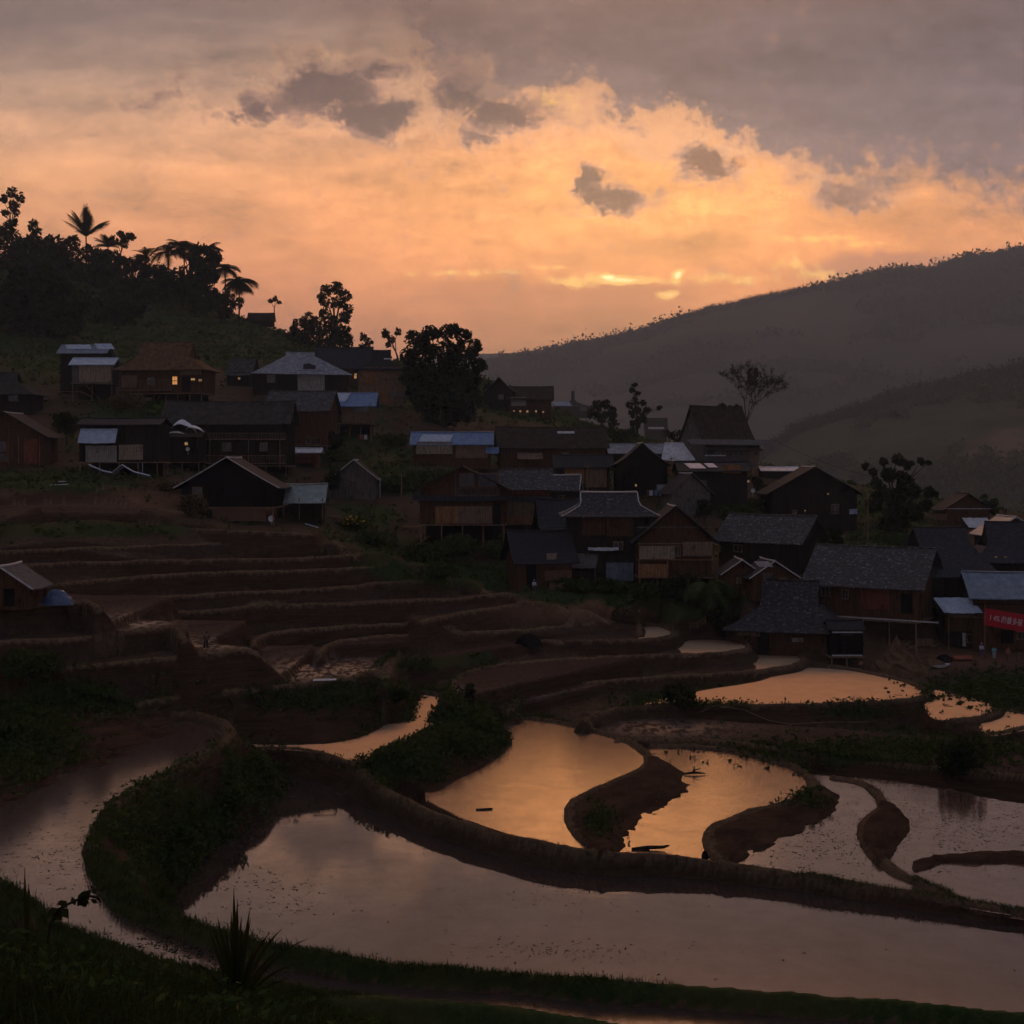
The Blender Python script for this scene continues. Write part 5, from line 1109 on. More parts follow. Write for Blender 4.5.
# ---------------------------------------------------------------- ground cover
def terrain_points(mask_prob, n, rng, ymin, ymax):
    cellw = np.gradient(ys)[:,None]*(GY*(us[1]-us[0])); pr = (mask_prob.reshape(NR, NC)*cellw*(GY > ymin)*(GY < ymax)*(np.abs(GU) < .55)).ravel()
    pr = pr/pr.sum(); ix = rng.choice(len(pr), n, p=pr); r, c = ix//NC, ix % NC; r = np.clip(r, 0, NR-2); c = np.clip(c, 0, NC-2); fr, fc = rng.random(n), rng.random(n)
    y = ys[r]*(1-fr)+ys[r+1]*fr; x = (us[c]*(1-fc)+us[c+1]*fc)*y
    z = (Z[r,c]*(1-fc)+Z[r,c+1]*fc)*(1-fr)+(Z[r+1,c]*(1-fc)+Z[r+1,c+1]*fc)*fr
    return np.stack([x, y, z], 1)
def scatter(name, label, P0, h, wdt, per, lean, mat, rng, seg=2, hv=.5, spread=.12):
    n = len(P0)*per; B = np.repeat(P0, per, 0)+np.c_[rng.normal(size=(n, 2))*spread, np.full(n, -.03)]
    hh = h*(1-hv+2*hv*rng.random(n)); az = rng.random(n)*6.283; ln = lean*rng.random(n)*hh; w = wdt*(.6+.8*rng.random(n))
    dx, dy = np.cos(az), np.sin(az); sx, sy = -dy*w/2, dx*w/2
    rows = []
    for s in range(seg):
        t = s/seg; c = np.stack([B[:,0]+dx*ln*t*t, B[:,1]+dy*ln*t*t, B[:,2]+hh*t], 1); ww = 1-.35*t
        rows += [c-np.stack([sx, sy, 0*sx], 1)*ww, c+np.stack([sx, sy, 0*sx], 1)*ww]
    tip = np.stack([B[:,0]+dx*ln, B[:,1]+dy*ln, B[:,2]+hh*(1-.25*(ln/hh))], 1); e = np.stack([sx, sy, 0*sx], 1)*.12
    rows += [tip-e, tip+e]; Kp = len(rows); V = np.stack(rows, 1).reshape(-1, 3); b = np.arange(n)*Kp
    Fq = np.concatenate([np.stack([b+2*s, b+2*s+1, b+2*s+3, b+2*s+2], 1) for s in range(seg)])
    o = link(name, mesh_np(name, V, Fq), mat); tag(o, label, None, None, 'stuff'); return o
rng = np.random.default_rng(3)
P1 = terrain_points(veg**1.5*(Y > 150)/np.maximum(1, Y/200)**2, 15000, rng, 110, 660); s_ = np.repeat(np.maximum(1, P1[:,1]/220), 6); cl_pts = np.repeat(P1, 6, 0)+(rng.normal(size=(90000, 3))*[.45, .45, .22]+[0, 0, .28])*s_[:,None]
V, Fq = leaves(cl_pts, .42*s_, rng, .2, 1.6); tag(link('undergrowth', mesh_np('undergrowth', V, Fq), L_mid), 'low green and dark scrub covering the village slope', None, None, 'stuff')
P1 = terrain_points(veg**1.3*(Y > 78), 9000, rng, 57, 150); cl_pts = np.repeat(P1, 7, 0)+rng.normal(size=(63000, 3))*[.32, .32, .16]+[0, 0, .2]
V, Fq = leaves(cl_pts, .22, rng, .2, 1.9); tag(link('undergrowth', mesh_np('undergrowth', V, Fq), L_mid), 'creeping leafy scrub on the banks between the ponds', None, None, 'stuff')
bundm = (crestA > .3)*1.0
scatter('bund_grass', 'short grass along the rims of the lower bunds', terrain_points(bundm*(Y < 85)+veg*(Y < 75)*.5, 15000, rng, 56, 85), .20, .03, 5, .8, L_mid, rng, spread=.15)
scatter('terrace_grass', 'dry stubble and weeds along the terrace edges', terrain_points(bundm*1.0+(bankA > .5)*.12, 10000, rng, 85, 190), .15, .05, 3, .9, L_dry, rng, spread=.2)
scatter('bank_grass', 'longer grass hanging on the earth banks', terrain_points(veg*(bankA > .3), 9000, rng, 60, 150), .38, .05, 4, 1.1, L_mid, rng, spread=.2)
near_ok = ((X < -.3) & (Y > 5.2) & (Y < 16.5)).astype(float)
scatter('foreground_grass', 'dense dark grass on the knoll below the viewpoint', terrain_points(near_ok, 14000, rng, 5.2, 16.5), 0.21, .012, 6, 1.1, leaf_mat('knoll_grass', (.010, .018, .006), (.035, .045, .014), (.08, .07, .03)), rng, 3, spread=.07)
P1 = terrain_points(near_ok, 2600, rng, 7, 16.5); cl_pts = np.repeat(P1, 7, 0)+rng.normal(size=(18200, 3))*[.09, .09, .05]+[0, 0, .14]
V, Fq = leaves(cl_pts, .055, rng, .4, 1.8); tag(link('foreground_weeds', mesh_np('foreground_weeds', V, Fq), L_mid), 'small leaved weeds among the knoll grass', None, None, 'stuff')
# plants of the right hand vegetable fields
P1 = terrain_points((np.maximum(ell(910,752,120,11), ell(1010,690,60,13))*(pondA > -1)).ravel(), 2600, rng, 100, 170); cl_pts = np.repeat(P1, 7, 0)+rng.normal(size=(18200, 3))*[.16, .16, .08]+[0, 0, .25]
V, Fq = leaves(cl_pts, .26, rng, .3, 1.4); tag(link('vegetable_plants', mesh_np('vegetable_plants', V, Fq), L_mid), 'leafy crop plants in the dark fields at right', None, None, 'stuff')

# forests on the far slopes
def forest(name, label, VV, n, size, rng, rows, cols, mat, per=14, thr=-.05, sub=.3):
    nr, nu = VV.shape[:2]; r = rng.integers(rows[0], rows[1], n); c = rng.integers(cols[0], cols[1], n); fr, fc = rng.random(n), rng.random(n)
    p = VV[r,c]*((1-fr)*(1-fc))[:,None]+VV[r+1,c]*(fr*(1-fc))[:,None]+VV[r,c+1]*((1-fr)*fc)[:,None]+VV[r+1,c+1]*(fr*fc)[:,None]
    patch = fbm(p[:,0], p[:,1], size*20, 50, 4)+.25*fbm(p[:,0], p[:,1], size*5, 51, 2); keep = patch > thr
    p = p[keep]; n = len(p); s = size*(.6+.8*rng.random(n)); q = np.repeat(p, per, 0); ss = np.repeat(s, per)
    v = rng.normal(size=(len(q), 3))*np.array([.42, .42, .5]); v[:,2] = np.abs(v[:,2])*.7+sub*.2; tall = np.repeat(rng.random(n)*1.0+.7, per); v[:,2] *= tall
    q = q+v*ss[:,None]; V, Fq = leaves(q, size*sub, rng, 0, 1.3)
    o = link(name, mesh_np(name, V, Fq), mat); tag(o, label, None, None, 'stuff')
colmid = int((750+700)/2500*220)
forest('forest', 'dark woodland dotting the terraced hill across the valley', Vm, 11000, 9, rng, (10, 50), (colmid-10, 200), L_mid, 12, -.05, .42)
forest('ridge_trees', 'line of small trees on the crest of the terraced hill', Vm, 3000, 7, rng, (45, 51), (colmid, 180), L_dark, 22, -9)
forest('mountain_trees', 'trees along the crest of the far mountain', Vf, 11000, 11, rng, (65, 71), (180, 330), L_dark, 9, -9)
forest('mountain_forest', 'forest cover of the far mountain', Vf, 18000, 19, rng, (24, 69), (180, 330), L_dark, 6, -.1, .45)
# ---------------------------------------------------------------- people and small things
C_skin = plain_mat('skin', (.22, .12, .08), .6, .3, .1)
_cm = {}
def cmat(rgb, rough=.85):
    if rgb not in _cm: _cm[rgb] = plain_mat('cloth_%d' % len(_cm), rgb, rough, .2, .15)
    return _cm[rgb]
def skin_mesh(name, joints, links_, mat, parent, root=0):
    me = bpy.data.meshes.new(name); me.from_pydata([j[:3] for j in joints], links_, []); o = link(name, me, mat, parent)
    sk_ = o.modifiers.new('skin', 'SKIN'); d = me.skin_vertices[0].data
    for i, j in enumerate(joints): d[i].radius = (j[3], j[3]); d[i].use_root = (i == root)
    s = o.modifiers.new('smooth', 'SUBSURF'); s.levels = 1; s.render_levels = 1; sk_.use_smooth_shade = True
    return o
def fwd(px, row, dy):
    q = hit(px, row); y = q.y-dy; x = (px-CX)/F*y; return Vector((x, y, ground(x, y)))
def person(label, p, yaw=0, top=(.1,.1,.12), legs=(.03,.03,.04), hat=None, bend=0., stride=.1, arms=(.3, .1), size=1.6, hair=True, load=None):
    r = empty('person', p, yaw, label, 'person'); s = size*1.16/1.7
    cb, sb = math.cos(bend), math.sin(bend); hip = Vector((0, 0, .9*s))
    up = lambda d, x=0, y=0: hip+Vector((x*s, -sb*d*s+y*s*cb, cb*d*s-y*s*sb*0))
    J = []; E = []
    def j(v, rad): J.append((v[0], v[1], v[2], rad*s)); return len(J)-1
    h = j(hip, .135); ch = j(up(.28), .15); sh = j(up(.48), .12); nk = j(up(.58), .055); hd = j(up(.68, 0, -.02), .085); ht = j(up(.80, 0, -.02), .075)
    E += [(h, ch), (ch, sh), (sh, nk), (nk, hd), (hd, ht)]
    hands = []
    for sx, a in ((-1, arms[0]), (1, arms[1])):
        s1 = j(up(.47, sx*.19), .062); el = j(up(.47, sx*.23)+Vector((0, -.12*a*2*s, -.28*s)), .048); wr = j(J[el][:3] and Vector(J[el][:3])+Vector((-sx*.04*s, -(.10+.22*a)*s, -(.22-.2*a)*s)), .034); hn = j(Vector(J[wr][:3])+Vector((0, -.05*s, -.07*s)), .038)
        E += [(sh, s1), (s1, el), (el, wr), (wr, hn)]; hands.append(hn)
    for sx in (-1, 1):
        h1 = j(Vector((sx*.095*s, 0, .84*s)), .095); kn = j(Vector((sx*.11*s, -sx*stride*.7*s-.03*s, .47*s)), .065); an = j(Vector((sx*.11*s, sx*stride*-1.2*s+.02*s, .08*s)), .042); ft = j(Vector((sx*.12*s, sx*stride*-1.2*s-.14*s, .035*s)), .035)
        E += [(h, h1), (h1, kn), (kn, an), (an, ft)]
    skin_mesh('body', J, E, C_skin, r)
    Ts = [(*hip, .155*s), (*up(.28), .17*s), (*up(.49), .135*s)]; Te = [(0, 1), (1, 2)]
    for q in range(2):
        b0 = 6+q*4; k0 = len(Ts); Ts += [(*J[b0][:3], .08*s), (*J[b0+1][:3], .065*s), (*Vector(J[b0+1][:3]).lerp(Vector(J[b0+2][:3]), .8), .055*s)]; Te += [(2, k0), (k0, k0+1), (k0+1, k0+2)]
    skin_mesh('shirt', Ts, Te, cmat(top), r)
    Ls = [(*hip, .15*s)]; Le = []
    for q in range(2):
        b0 = 14+q*4; k0 = len(Ls); Ls += [(*J[b0][:3], .115*s), (*J[b0+1][:3], .085*s), (*Vector(J[b0+1][:3]).lerp(Vector(J[b0+2][:3]), .85), .068*s)]; Le += [(0, k0), (k0, k0+1), (k0+1, k0+2)]
    skin_mesh('trousers', Ls, Le, cmat(legs), r)
    hv = Vector(J[ht][:3])
    m = MB()
    if hat:
        n = 14; rr, hh_ = (.24*s, .16*s) if hat[1] == 'cone' else (.12*s, .1*s); z0 = -.02*s
        m.add([hv+Vector((rr*math.cos(6.283*i/n), rr*math.sin(6.283*i/n), z0)) for i in range(n)]+[hv+Vector((0, 0, z0+hh_))], [(i, (i+1) % n, n) for i in range(n)]+[tuple(range(n))[::-1]])
        m.build('hat' if hat[1] == 'cone' else 'headscarf', cmat(hat[0]), r, smooth=True)
    else:
        n = 10
        vs = []; fs = []
        for a in range(4):
            ph = a/3*1.7; 
            for i in range(n): vs.append(hv+Vector((.1*s*math.sin(ph)*math.cos(6.283*i/n), .012+.1*s*math.sin(ph)*math.sin(6.283*i/n), .1*s*math.cos(ph)-.02)))
        for a in range(3):
            for i in range(n): fs.append((a*n+i, a*n+(i+1) % n, (a+1)*n+(i+1) % n, (a+1)*n+i))
        m.add(vs, fs); m.build('hair', cmat((.012, .010, .010)), r, smooth=True)
    for hn in range(0):
        pass
    return r
person('farmer in dark clothes stooping on the brown left terrace', hit(206, 650), .5, (.03,.03,.04), (.02,.02,.03), None, .35, .15, (.5, .5), 1.6)
person('person in white headscarf and pale blue top on the path beside the black roofed hut', fwd(534, 593, 0.3), .3, (.42,.48,.62), (.05,.05,.07), ((.75,.75,.78), 'scarf'), .05, .1, (.2, .3), 1.6)
person('crouching worker with orange top beside the black outhouse', fwd(863, 664, 2.5), -1.2, (.45,.18,.07), (.05,.04,.04), None, .8, .2, (.6, .6), 1.45)
person('person carrying bags, in pale grey top, at the hut front', fwd(981, 645, 3.8), .2, (.48,.50,.60), (.10,.10,.13), ((.6,.62,.7), 'scarf'), .15, .1, (.5, .2), 1.6)
person('person in turquoise top left of the group under the red banner', fwd(994, 646, 3.8), -.3, (.12,.42,.46), (.30,.35,.38), None, .1, .1, (.4, .2), 1.5)
person('person in rust brown jacket standing under the red banner', fwd(1008, 648, 3.8), .1, (.25,.10,.05), (.12,.07,.05), None, .05, .12, (.2, .4), 1.6)
person('dark clothed person sitting low at the right picture edge under the banner', fwd(1018, 650, 3.8), .4, (.10,.09,.06), (.16,.14,.10), None, .5, .1, (.5, .5), 1.35)

# red banner with white lettering
bp = None
b0 = hit(1006, 643, 60); Yb = b0.y-4.2
pA, pB = P(985, 608, Yb), P(1050, 619, Yb); pC, pD = P(984, 625, Yb), P(1050, 637, Yb)
bn = empty('banner', (pC+pD)/2, 0, 'red cloth banner with white characters hung over the square', 'banner')
m = MB(); n = 20; o0 = (pC+pD)/2; V = []; Fc = []
for j_ in range(5):
    for i in range(n+1):
        s, u = i/n, j_/4; q = (pA.lerp(pB, s)).lerp(pC.lerp(pD, s), u)-o0; V.append((q.x, .05*math.sin(s*14+u*2), q.z-.12*math.sin(math.pi*s)*0))
Fc = [(j_*(n+1)+i, j_*(n+1)+i+1, (j_+1)*(n+1)+i+1, (j_+1)*(n+1)+i) for j_ in range(4) for i in range(n)]; nn = len(V)
V += [(x, y+.03, z) for x, y, z in V]; Fc += [tuple(q+nn for q in f[::-1]) for f in Fc]; m.add(V, Fc); m.build('cloth', plain_mat('banner_red', (.42, .018, .03), .85, .1, .12), bn)
tcv = bpy.data.curves.new('banner_text', 'FONT'); tcv.body = '1 4% 的番多很'; tcv.size = 1.0; tcv.extrude = .01; tcv.align_x = 'LEFT'
to = bpy.data.objects.new('lettering', tcv); COL.objects.link(to); tcv.materials.append(plain_mat('banner_white', (.62, .56, .55), .8, .1, .1)); to.parent = bn; del_txt = to
ang = math.atan2(pD.z-pC.z, pD.x-pC.x); st_ = pA.lerp(pC, .66)+Vector((.55, 0, 0))-o0
to.location = (st_.x, -.11, st_.z-.05); to.rotation_euler = (R(90), 0, 0); to.rotation_euler = (Matrix.Rotation(-ang, 3, 'Y') @ Matrix.Rotation(R(90), 3, 'X')).to_euler(); to.scale = (.72, 1, 1)
dg_ = bpy.context.evaluated_depsgraph_get(); dg_.update(); tm = bpy.data.meshes.new_from_object(to.evaluated_get(dg_)); tl = link('lettering', tm, None, bn); tl.location = to.location; tl.rotation_euler = to.rotation_euler; tl.scale = to.scale; bpy.data.objects.remove(to); tl.name = 'lettering'
for q in (pA, pB):
    m = MB(); m.tube((q.x-o0.x, .08, q.z-o0.z+.5), (q.x-o0.x, .08, ground(q.x, Yb)-o0.z-.3), .07, .08, 6); m.build('pole', M['wood'], bn)

def prop(name, label, cat, mb, mat, loc, rz=0, group=None, smooth=False):
    o = mb.build(name, mat, None, loc, (0, 0, rz), smooth); tag(o, label, cat, group); return o
def heap(r0, r1, h, seed=1, n=18, rings=7, power=1.3):
    rnd = random.Random(seed); m = MB(); V = []; Fc = []
    for a in range(rings+1):
        t = a/rings
        for i in range(n):
            w = 1+rnd.uniform(-.12, .12); V.append((r0*t*w*math.cos(6.283*i/n), r1*t*w*math.sin(6.283*i/n), h*(1-t**power)*(1+rnd.uniform(-.06, .06))-(.25 if a == rings else 0)))
    for a in range(rings):
        for i in range(n): Fc.append((a*n+i, (a+1)*n+i, (a+1)*n+(i+1) % n, a*n+(i+1) % n))
    m.add(V, Fc); return m
straw = thatch_mat('straw', (.06, .035, .02, 1), (.17, .10, .055, 1))
p = hit(897, 672); prop('straw_heap', 'big pointed brown straw heap in front of the largest right hand house', 'straw heap', heap(4.2, 3.2, 4.6, 3, 22, 9, .8), straw, p)
p = hit(925, 664); prop('straw_heap', 'low rounded brown straw heap right of the pointed one', 'straw heap', heap(3.0, 2.0, 1.1, 5), straw, p)
p = hit(57, 604); prop('tarpaulin_heap', 'heap covered with dark blue tarpaulin right of the small terrace hut', 'tarpaulin heap', heap(1.6, .9, 1.25, 7, 14, 6, 2.2), sheet_mat('blue_tarpaulin', (.03,.06,.13,1), (.07,.13,.24,1), .35), p)
p = hit(528, 645); prop('covered_heap', 'black rounded heap under a tarpaulin on the middle terrace', 'covered heap', heap(1.7, 1.0, 1.25, 9, 16, 7, 3.0), M['black'], p)
p = hit(944, 661); prop('covered_heap', 'dark covered cart sized heap on the square beside the rust red sheet', 'covered heap', heap(1.2, .8, .8, 12, 14, 6, 2.4), M['black'], p)
m = MB(); m.box((0, 0, .35), (2.6, 1.2, .06), 0, (.25, 0)); [m.box((sx*1.1, 0, .1), (.1, 1.0, .5)) for sx in (-1, 1)]
prop('table', 'rust red board table on the village square', 'table', m, plain_mat('rust_red', (.30,.09,.05)), hit(963, 661), .1)
m = MB()
n = 16
for a in range(5):
    t = a/4
    m.add([((.5+.75*t)*math.cos(6.283*i/n)*1.2, (.5+.75*t)*.45*math.sin(6.283*i/n), .45*t*t) for i in range(n)]+[((.5+.75*min(1, t+.25))*math.cos(6.283*i/n)*1.2, (.5+.75*min(1, t+.25))*.45*math.sin(6.283*i/n), .45*min(1, t+.25)**2) for i in range(n)], [(i, (i+1) % n, n+(i+1) % n, n+i) for i in range(n)])
m.add([(.6*math.cos(6.283*i/n), .22*math.sin(6.283*i/n), 0.01) for i in range(n)], [tuple(range(n))])
prop('basin', 'pale oval metal basin lying on the ground beside the dark heap', 'basin', m, M['white'], hit(940, 668), .3, None, True)
# satellite dishes
def dish(label, p, rad, yaw=0):
    r = empty('satellite_dish', p, yaw, label, 'satellite dish'); m = MB(); n = 20; V = [(0, 0, 0)]; Fc = []
    for a in range(1, 6):
        t = a/5
        for i in range(n): V.append((rad*t*math.cos(6.283*i/n), -.3*rad*t*t, rad*t*math.sin(6.283*i/n)))
    for i in range(n): Fc.append((0, 1+i, 1+(i+1) % n))
    for a in range(4):
        for i in range(n): Fc.append((1+a*n+i, 1+(a+1)*n+i, 1+(a+1)*n+(i+1) % n, 1+a*n+(i+1) % n))
    nn = len(V); V += [(x, y+.05, z) for x, y, z in V]; Fc += [tuple(q+nn for q in f[::-1]) for f in Fc]
    m.add([(x, y, z+rad+.35) for x, y, z in V], Fc); m.build('reflector', plain_mat('dish_white', (.78,.78,.78), .5, .4, .05), r, smooth=True)
    m = MB(); m.tube((0, .1, -.4), (0, .1, rad+.35), .05, .05, 6); m.build('mast', M['rim'], r)
    m = MB(); m.tube((0, 0, .4), (0, -rad*.9, rad+.35), .02, .02, 4); m.box((0, -rad*.9, rad+.35), (.12, .14, .12)); m.build('feed_arm', M['rim'], r)
dish('white satellite dish at the corner of the black gabled barn', P(271.5, 524, hit(271, 525).y-.2), .5)
dish('white satellite dish before the wide black gabled farmhouse', hit(821, 527)+Vector((0, -1.2, 0)), .42)
dish('small white dish fixed above the sheet roofed shed platform', hit(189, 472)+Vector((0, -.9, 3.6)), .36)
dish('white dish on the pole beside the dark plank barn', hit(746, 508)+Vector((1.2, -.8, 2.6)), .42)
# scraps, boards, poles
def board(label, px0, r0, px1, r1, w, mat, cat='board', name='board', lift=.25):
    a = hit(px0, r0); k = a.y/F; b = Vector(((px1-CX)*k, a.y+.3, -(r1-HY)*k)); b.z = max(b.z, ground(b.x, b.y)+.05); a = a+Vector((0, 0, lift*.4)); c = (a+b)/2; d = b-a
    m = MB(); L = d.length; m.box((0, 0, 0), (L, w, .06)); m.box((0, w*.42, .05), (L*.98, .07, .05)); o = m.build(name, mat, None, c+Vector((0, 0, .1)), None)
    o.rotation_euler = d.to_track_quat('X', 'Z').to_euler(); tag(o, label, cat); return o
board('fresh orange plank leaning on the scrub slope left of the balcony house', 414, 549, 429, 537, .45, M['orange'])
board('white sheet lying on the brown bank below the veranda hut', 50, 487, 67, 485, .8, M['white'], 'sheet', 'metal_sheet')
board('smaller white sheet on the brown bank beside the first one', 58, 483, 66, 482, .5, M['white'], 'sheet', 'metal_sheet')
board('pale strip of sheeting at the muddy field rim', 313, 683, 336, 681, .5, M['white'], 'sheet', 'metal_sheet')
board('crumpled pale blue sheet in front of the open shed', 305, 525, 318, 531, .9, M['lblue'], 'sheet', 'metal_sheet')
board('orange earth coloured board beside the balcony house', 403, 529, 424, 527, .6, M['orange'])
m = MB(); pa, pb = hit(186, 421)+Vector((0, -1, .3)), None; k = pa.y/F; pb = Vector(((218-CX)*k, pa.y-.5, -(403-HY)*k)); m.path([(0, 0, 0), tuple((pb-pa)*.5+Vector((0, 0, .1))), tuple(pb-pa)], [.09, .08, .05], 6)
prop('bamboo_pole', 'yellow green bamboo pole slanting out of the bright green bush', 'bamboo pole', m, plain_mat('green_bamboo', (.22,.30,.05), .5, .4), pa)
# curled metal sheets on the shed roof
base = hit(187, 470); k = base.y/F
for (lab, x0, x1, r0, r1, cv) in (('curled white metal sheet standing on the small shed roof', 172, 197, 419, 431, .9), ('flat white metal sheet sticking out under the curled one', 165, 193, 431, 435, .15), ('white metal sheet with bent end right of the curled one', 186, 204, 425, 431, .35)):
    m = MB(); n = 12; V = []; Wm = (x1-x0)*k; Hm_ = (r1-r0)*k
    for j_ in range(3):
        for i in range(n+1):
            s = i/n; V.append((Wm*(s-.5), j_*.7+cv*.5*math.sin(3*s), Hm_*(1-abs(2*s-.8)**1.6*.9)*(.6+.2*j_)+cv*.15*math.sin(9*s)))
    Fc = [(j_*(n+1)+i, j_*(n+1)+i+1, (j_+1)*(n+1)+i+1, (j_+1)*(n+1)+i) for j_ in range(2) for i in range(n)]; nn = len(V); V += [(x, y, z-.06) for x, y, z in V]; Fc += [tuple(q+nn for q in f[::-1]) for f in Fc]
    m.add(V, Fc); prop('metal_sheet', lab, 'sheet', m, M['white'], Vector((((x0+x1)/2-CX)*k, base.y-1.0, -(r1-HY)*k)))
# tarpaulin strip with pale edge along the bank under the workshop
m = MB(); pts_ = [(89,464),(103,470),(112,472),(122,464),(134,471),(150,475)]; k = hit(120, 478).y-3.2
for (x0, r0), (x1, r1) in zip(pts_, pts_[1:]):
    a, b = P(x0, r0, k), P(x1, r1, k); m.add([a, b, b+Vector((0, 1.4, -.5)), a+Vector((0, 1.4, -.5)), a+Vector((0, -.3, -.14)), b+Vector((0, -.3, -.14))], [(0,1,2,3), (5,4,0,1)][:1]+[(4,5,1,0)])
o = m.build('tarpaulin', M['lblue']); md = o.modifiers.new('thick', 'SOLIDIFY'); md.thickness = .05; tag(o, 'pale blue tarpaulin draped in folds under the long black shed', 'tarpaulin')
# things in the water
def in_water(px, row, z): x, y = Pz(px, row, z); return Vector((x, y, z))
m = MB(); m.path([(-1.3, 0, .06), (-.2, .05, .16), (.9, 0, .2), (1.35, -.05, .34)], [.10, .14, .12, .06], 6); m.box((-.6, 0, .02), (1.1, .5, .12))
prop('wooden_sledge', 'dark wooden harrow lying in the third pond against the bund', 'harrow', m, M['dark'], in_water(650, 850, -27.21))
m = MB(); m.path([(-.9, 0, .1), (0, 0, .22), (1.0, .1, .12)], [.08, .12, .05], 6); m.tube((-.1, 0, .1), (.05, 0, .75), .12, .05, 6); m.tube((0, 0, .4), (.6, .2, .55), .08, .03, 5)
prop('tree_stump', 'dark twisted root standing in the bright pond', 'root', m, M_bark, in_water(694, 775, -27.21), 0)
m = MB(); m.path([(-.7, 0, .03), (.6, .06, .08)], [.1, .07], 6); prop('driftwood', 'short dark log floating in the pond left of the first muddy spit', 'log', m, M_bark, in_water(485, 810, -26.91), .1)
m = heap(.28, .28, .5, 4, 12, 5, 2.5); m.tube((0, 0, -.3), (0, 0, .1), .12, .12, 6); prop('water_post', 'small round topped post in the pond near the long bund', 'post', m, M['black'], in_water(705, 858, -27.21))
# floating leaves
rng2 = np.random.default_rng(8)
def float_stuff(name, label, centres, z, n, size, mat):
    P_ = []
    for (px, row, sx, sy, w) in centres:
        k = int(n*w); a = np.stack([px+rng2.normal(size=k)*sx, row+rng2.normal(size=k)*sy], 1)
        for q in a:
            if q[1] > HY+30: x, y = Pz(q[0], q[1], z); P_.append((x, y, z+.012))
    P_ = np.array(P_); V, Fq = leaves(P_, size, rng2, .985, 1.9); V[:,2] = z+.012+np.abs(V[:,2]-z-.012)*.15
    tag(link(name, mesh_np(name, V, Fq), mat), label, None, None, 'stuff')
float_stuff('floating_leaves', 'dark leaves and stubble floating on the broad pond', [(275,885,22,8,.25),(290,905,30,6,.15),(400,860,120,40,.2),(700,960,200,30,.12),(250,850,60,40,.15)], MZ-.06, 260, .13, L_dark)
float_stuff('floating_straw', 'pale straw floating on the broad pond', [(580,880,45,14,.5),(560,950,50,6,.25),(330,800,40,10,.2)], MZ-.06, 700, .09, L_dry)
float_stuff('floating_stubble', 'dark stubble in the right hand ponds', [(860,830,50,22,.5),(800,850,50,16,.3)], -27.51, 700, .12, L_dark)
float_stuff('floating_stubble', 'dark stubble specks on the far right pond', [(960,820,60,20,.6),(1000,830,60,20,.4)], -27.64, 600, .12, L_dark)
float_stuff('floating_stubble', 'dark stubble combed in streaks on the winding pond', [(60,860,60,25,.35),(180,945,40,14,.4),(110,790,40,12,.1)], LZ-.06, 1000, .11, L_dark)
float_stuff('floating_stubble', 'dark specks on the bright middle ponds', [(740,790,50,18,.5),(700,770,40,12,.5)], -27.21, 260, .1, L_dark)
# irrigation pipe across the dark fields and the cable from the ridge
m = MB(); q = [hit(a, b)+Vector((0, 0, .25)) for a, b in ((700,716),(716,711),(728,711),(745,716),(768,723),(790,727),(830,727),(870,726))]
for a, b in zip(q, q[1:]): m.tube(a, b, .045, .045, 5)
tag(m.build('irrigation_pipe', M['wood']), 'thin bamboo irrigation pipe crossing the bank below the middle ponds', 'pipe')
pa = P(768, 437, 268); pb = P(885, 480, 240); m = MB(); n = 16
for i in range(n):
    f = lambda t: pa.lerp(pb, t)+Vector((0, 0, -1.2*math.sin(math.pi*t)*.8)); m.tube(f(i/n), f((i+1)/n), .03, .03, 4)
tag(m.build('power_cable', M['black']), 'thin sagging cable from the steep roofed house to the dense dark tree', 'cable')
# branch pile beside the largest right hand house
rnd = random.Random(5); m = MB()
for i in range(34):
    a = Vector((rnd.uniform(-2.6, 2.6), rnd.uniform(-.8, .8), rnd.uniform(0, .7))); b = a+Vector((rnd.uniform(-1.8, 1.8), rnd.uniform(-.5, .5), rnd.uniform(-.2, .9))); m.tube(a, b, .05, .03, 4)
prop('branch_pile', 'pile of pale cut branches below the white stilts of the largest right hand house', 'branch pile', m, M['wood'], hit(912, 650))

# foreground plants on the knoll
def blade_plant(name, label, cat, base, blades, mat, w=.035, seed=1):
    rnd = random.Random(seed); r = empty(name, base, 0, label, cat)
    for (dx, dy, h, bend) in blades:
        V = []; Fc = []; n = 10
        for i in range(n+1):
            t = i/n; c = Vector((dx*t+bend*dx*t*t*t, dy*t, h*(t-.42*abs(bend)*t**3))); ww = w*(.45+1.5*t*(1-t)**.7*1.3)*(1-t**6)
            s_ = Vector((-.3*dy-.9, .35*dx, 0)).normalized()*ww; V += [c-s_, c+Vector((0, .012, -.004)), c+s_]
        for i in range(n): Fc += [(3*i, 3*i+1, 3*i+4, 3*i+3), (3*i+1, 3*i+2, 3*i+5, 3*i+4)]
        m = MB(); m.add(V, Fc); m.build('leaf', mat, r, smooth=True)
    return r
def knoll_pt(px, Yk): x = (px-CX)/F*Yk; return Vector((x, Yk, ground(x, Yk)))
Lk = leaf_mat('spiky_leaves', (.012, .020, .008), (.030, .042, .014))
b = knoll_pt(236, 11.0)
kk = b.y/F
def tip(px, row, bend=.25): return ((px-236)*kk-(b.x-(236-CX)*kk), random.Random(px).uniform(-.15, .15), -(row-HY)*kk-b.z, bend)
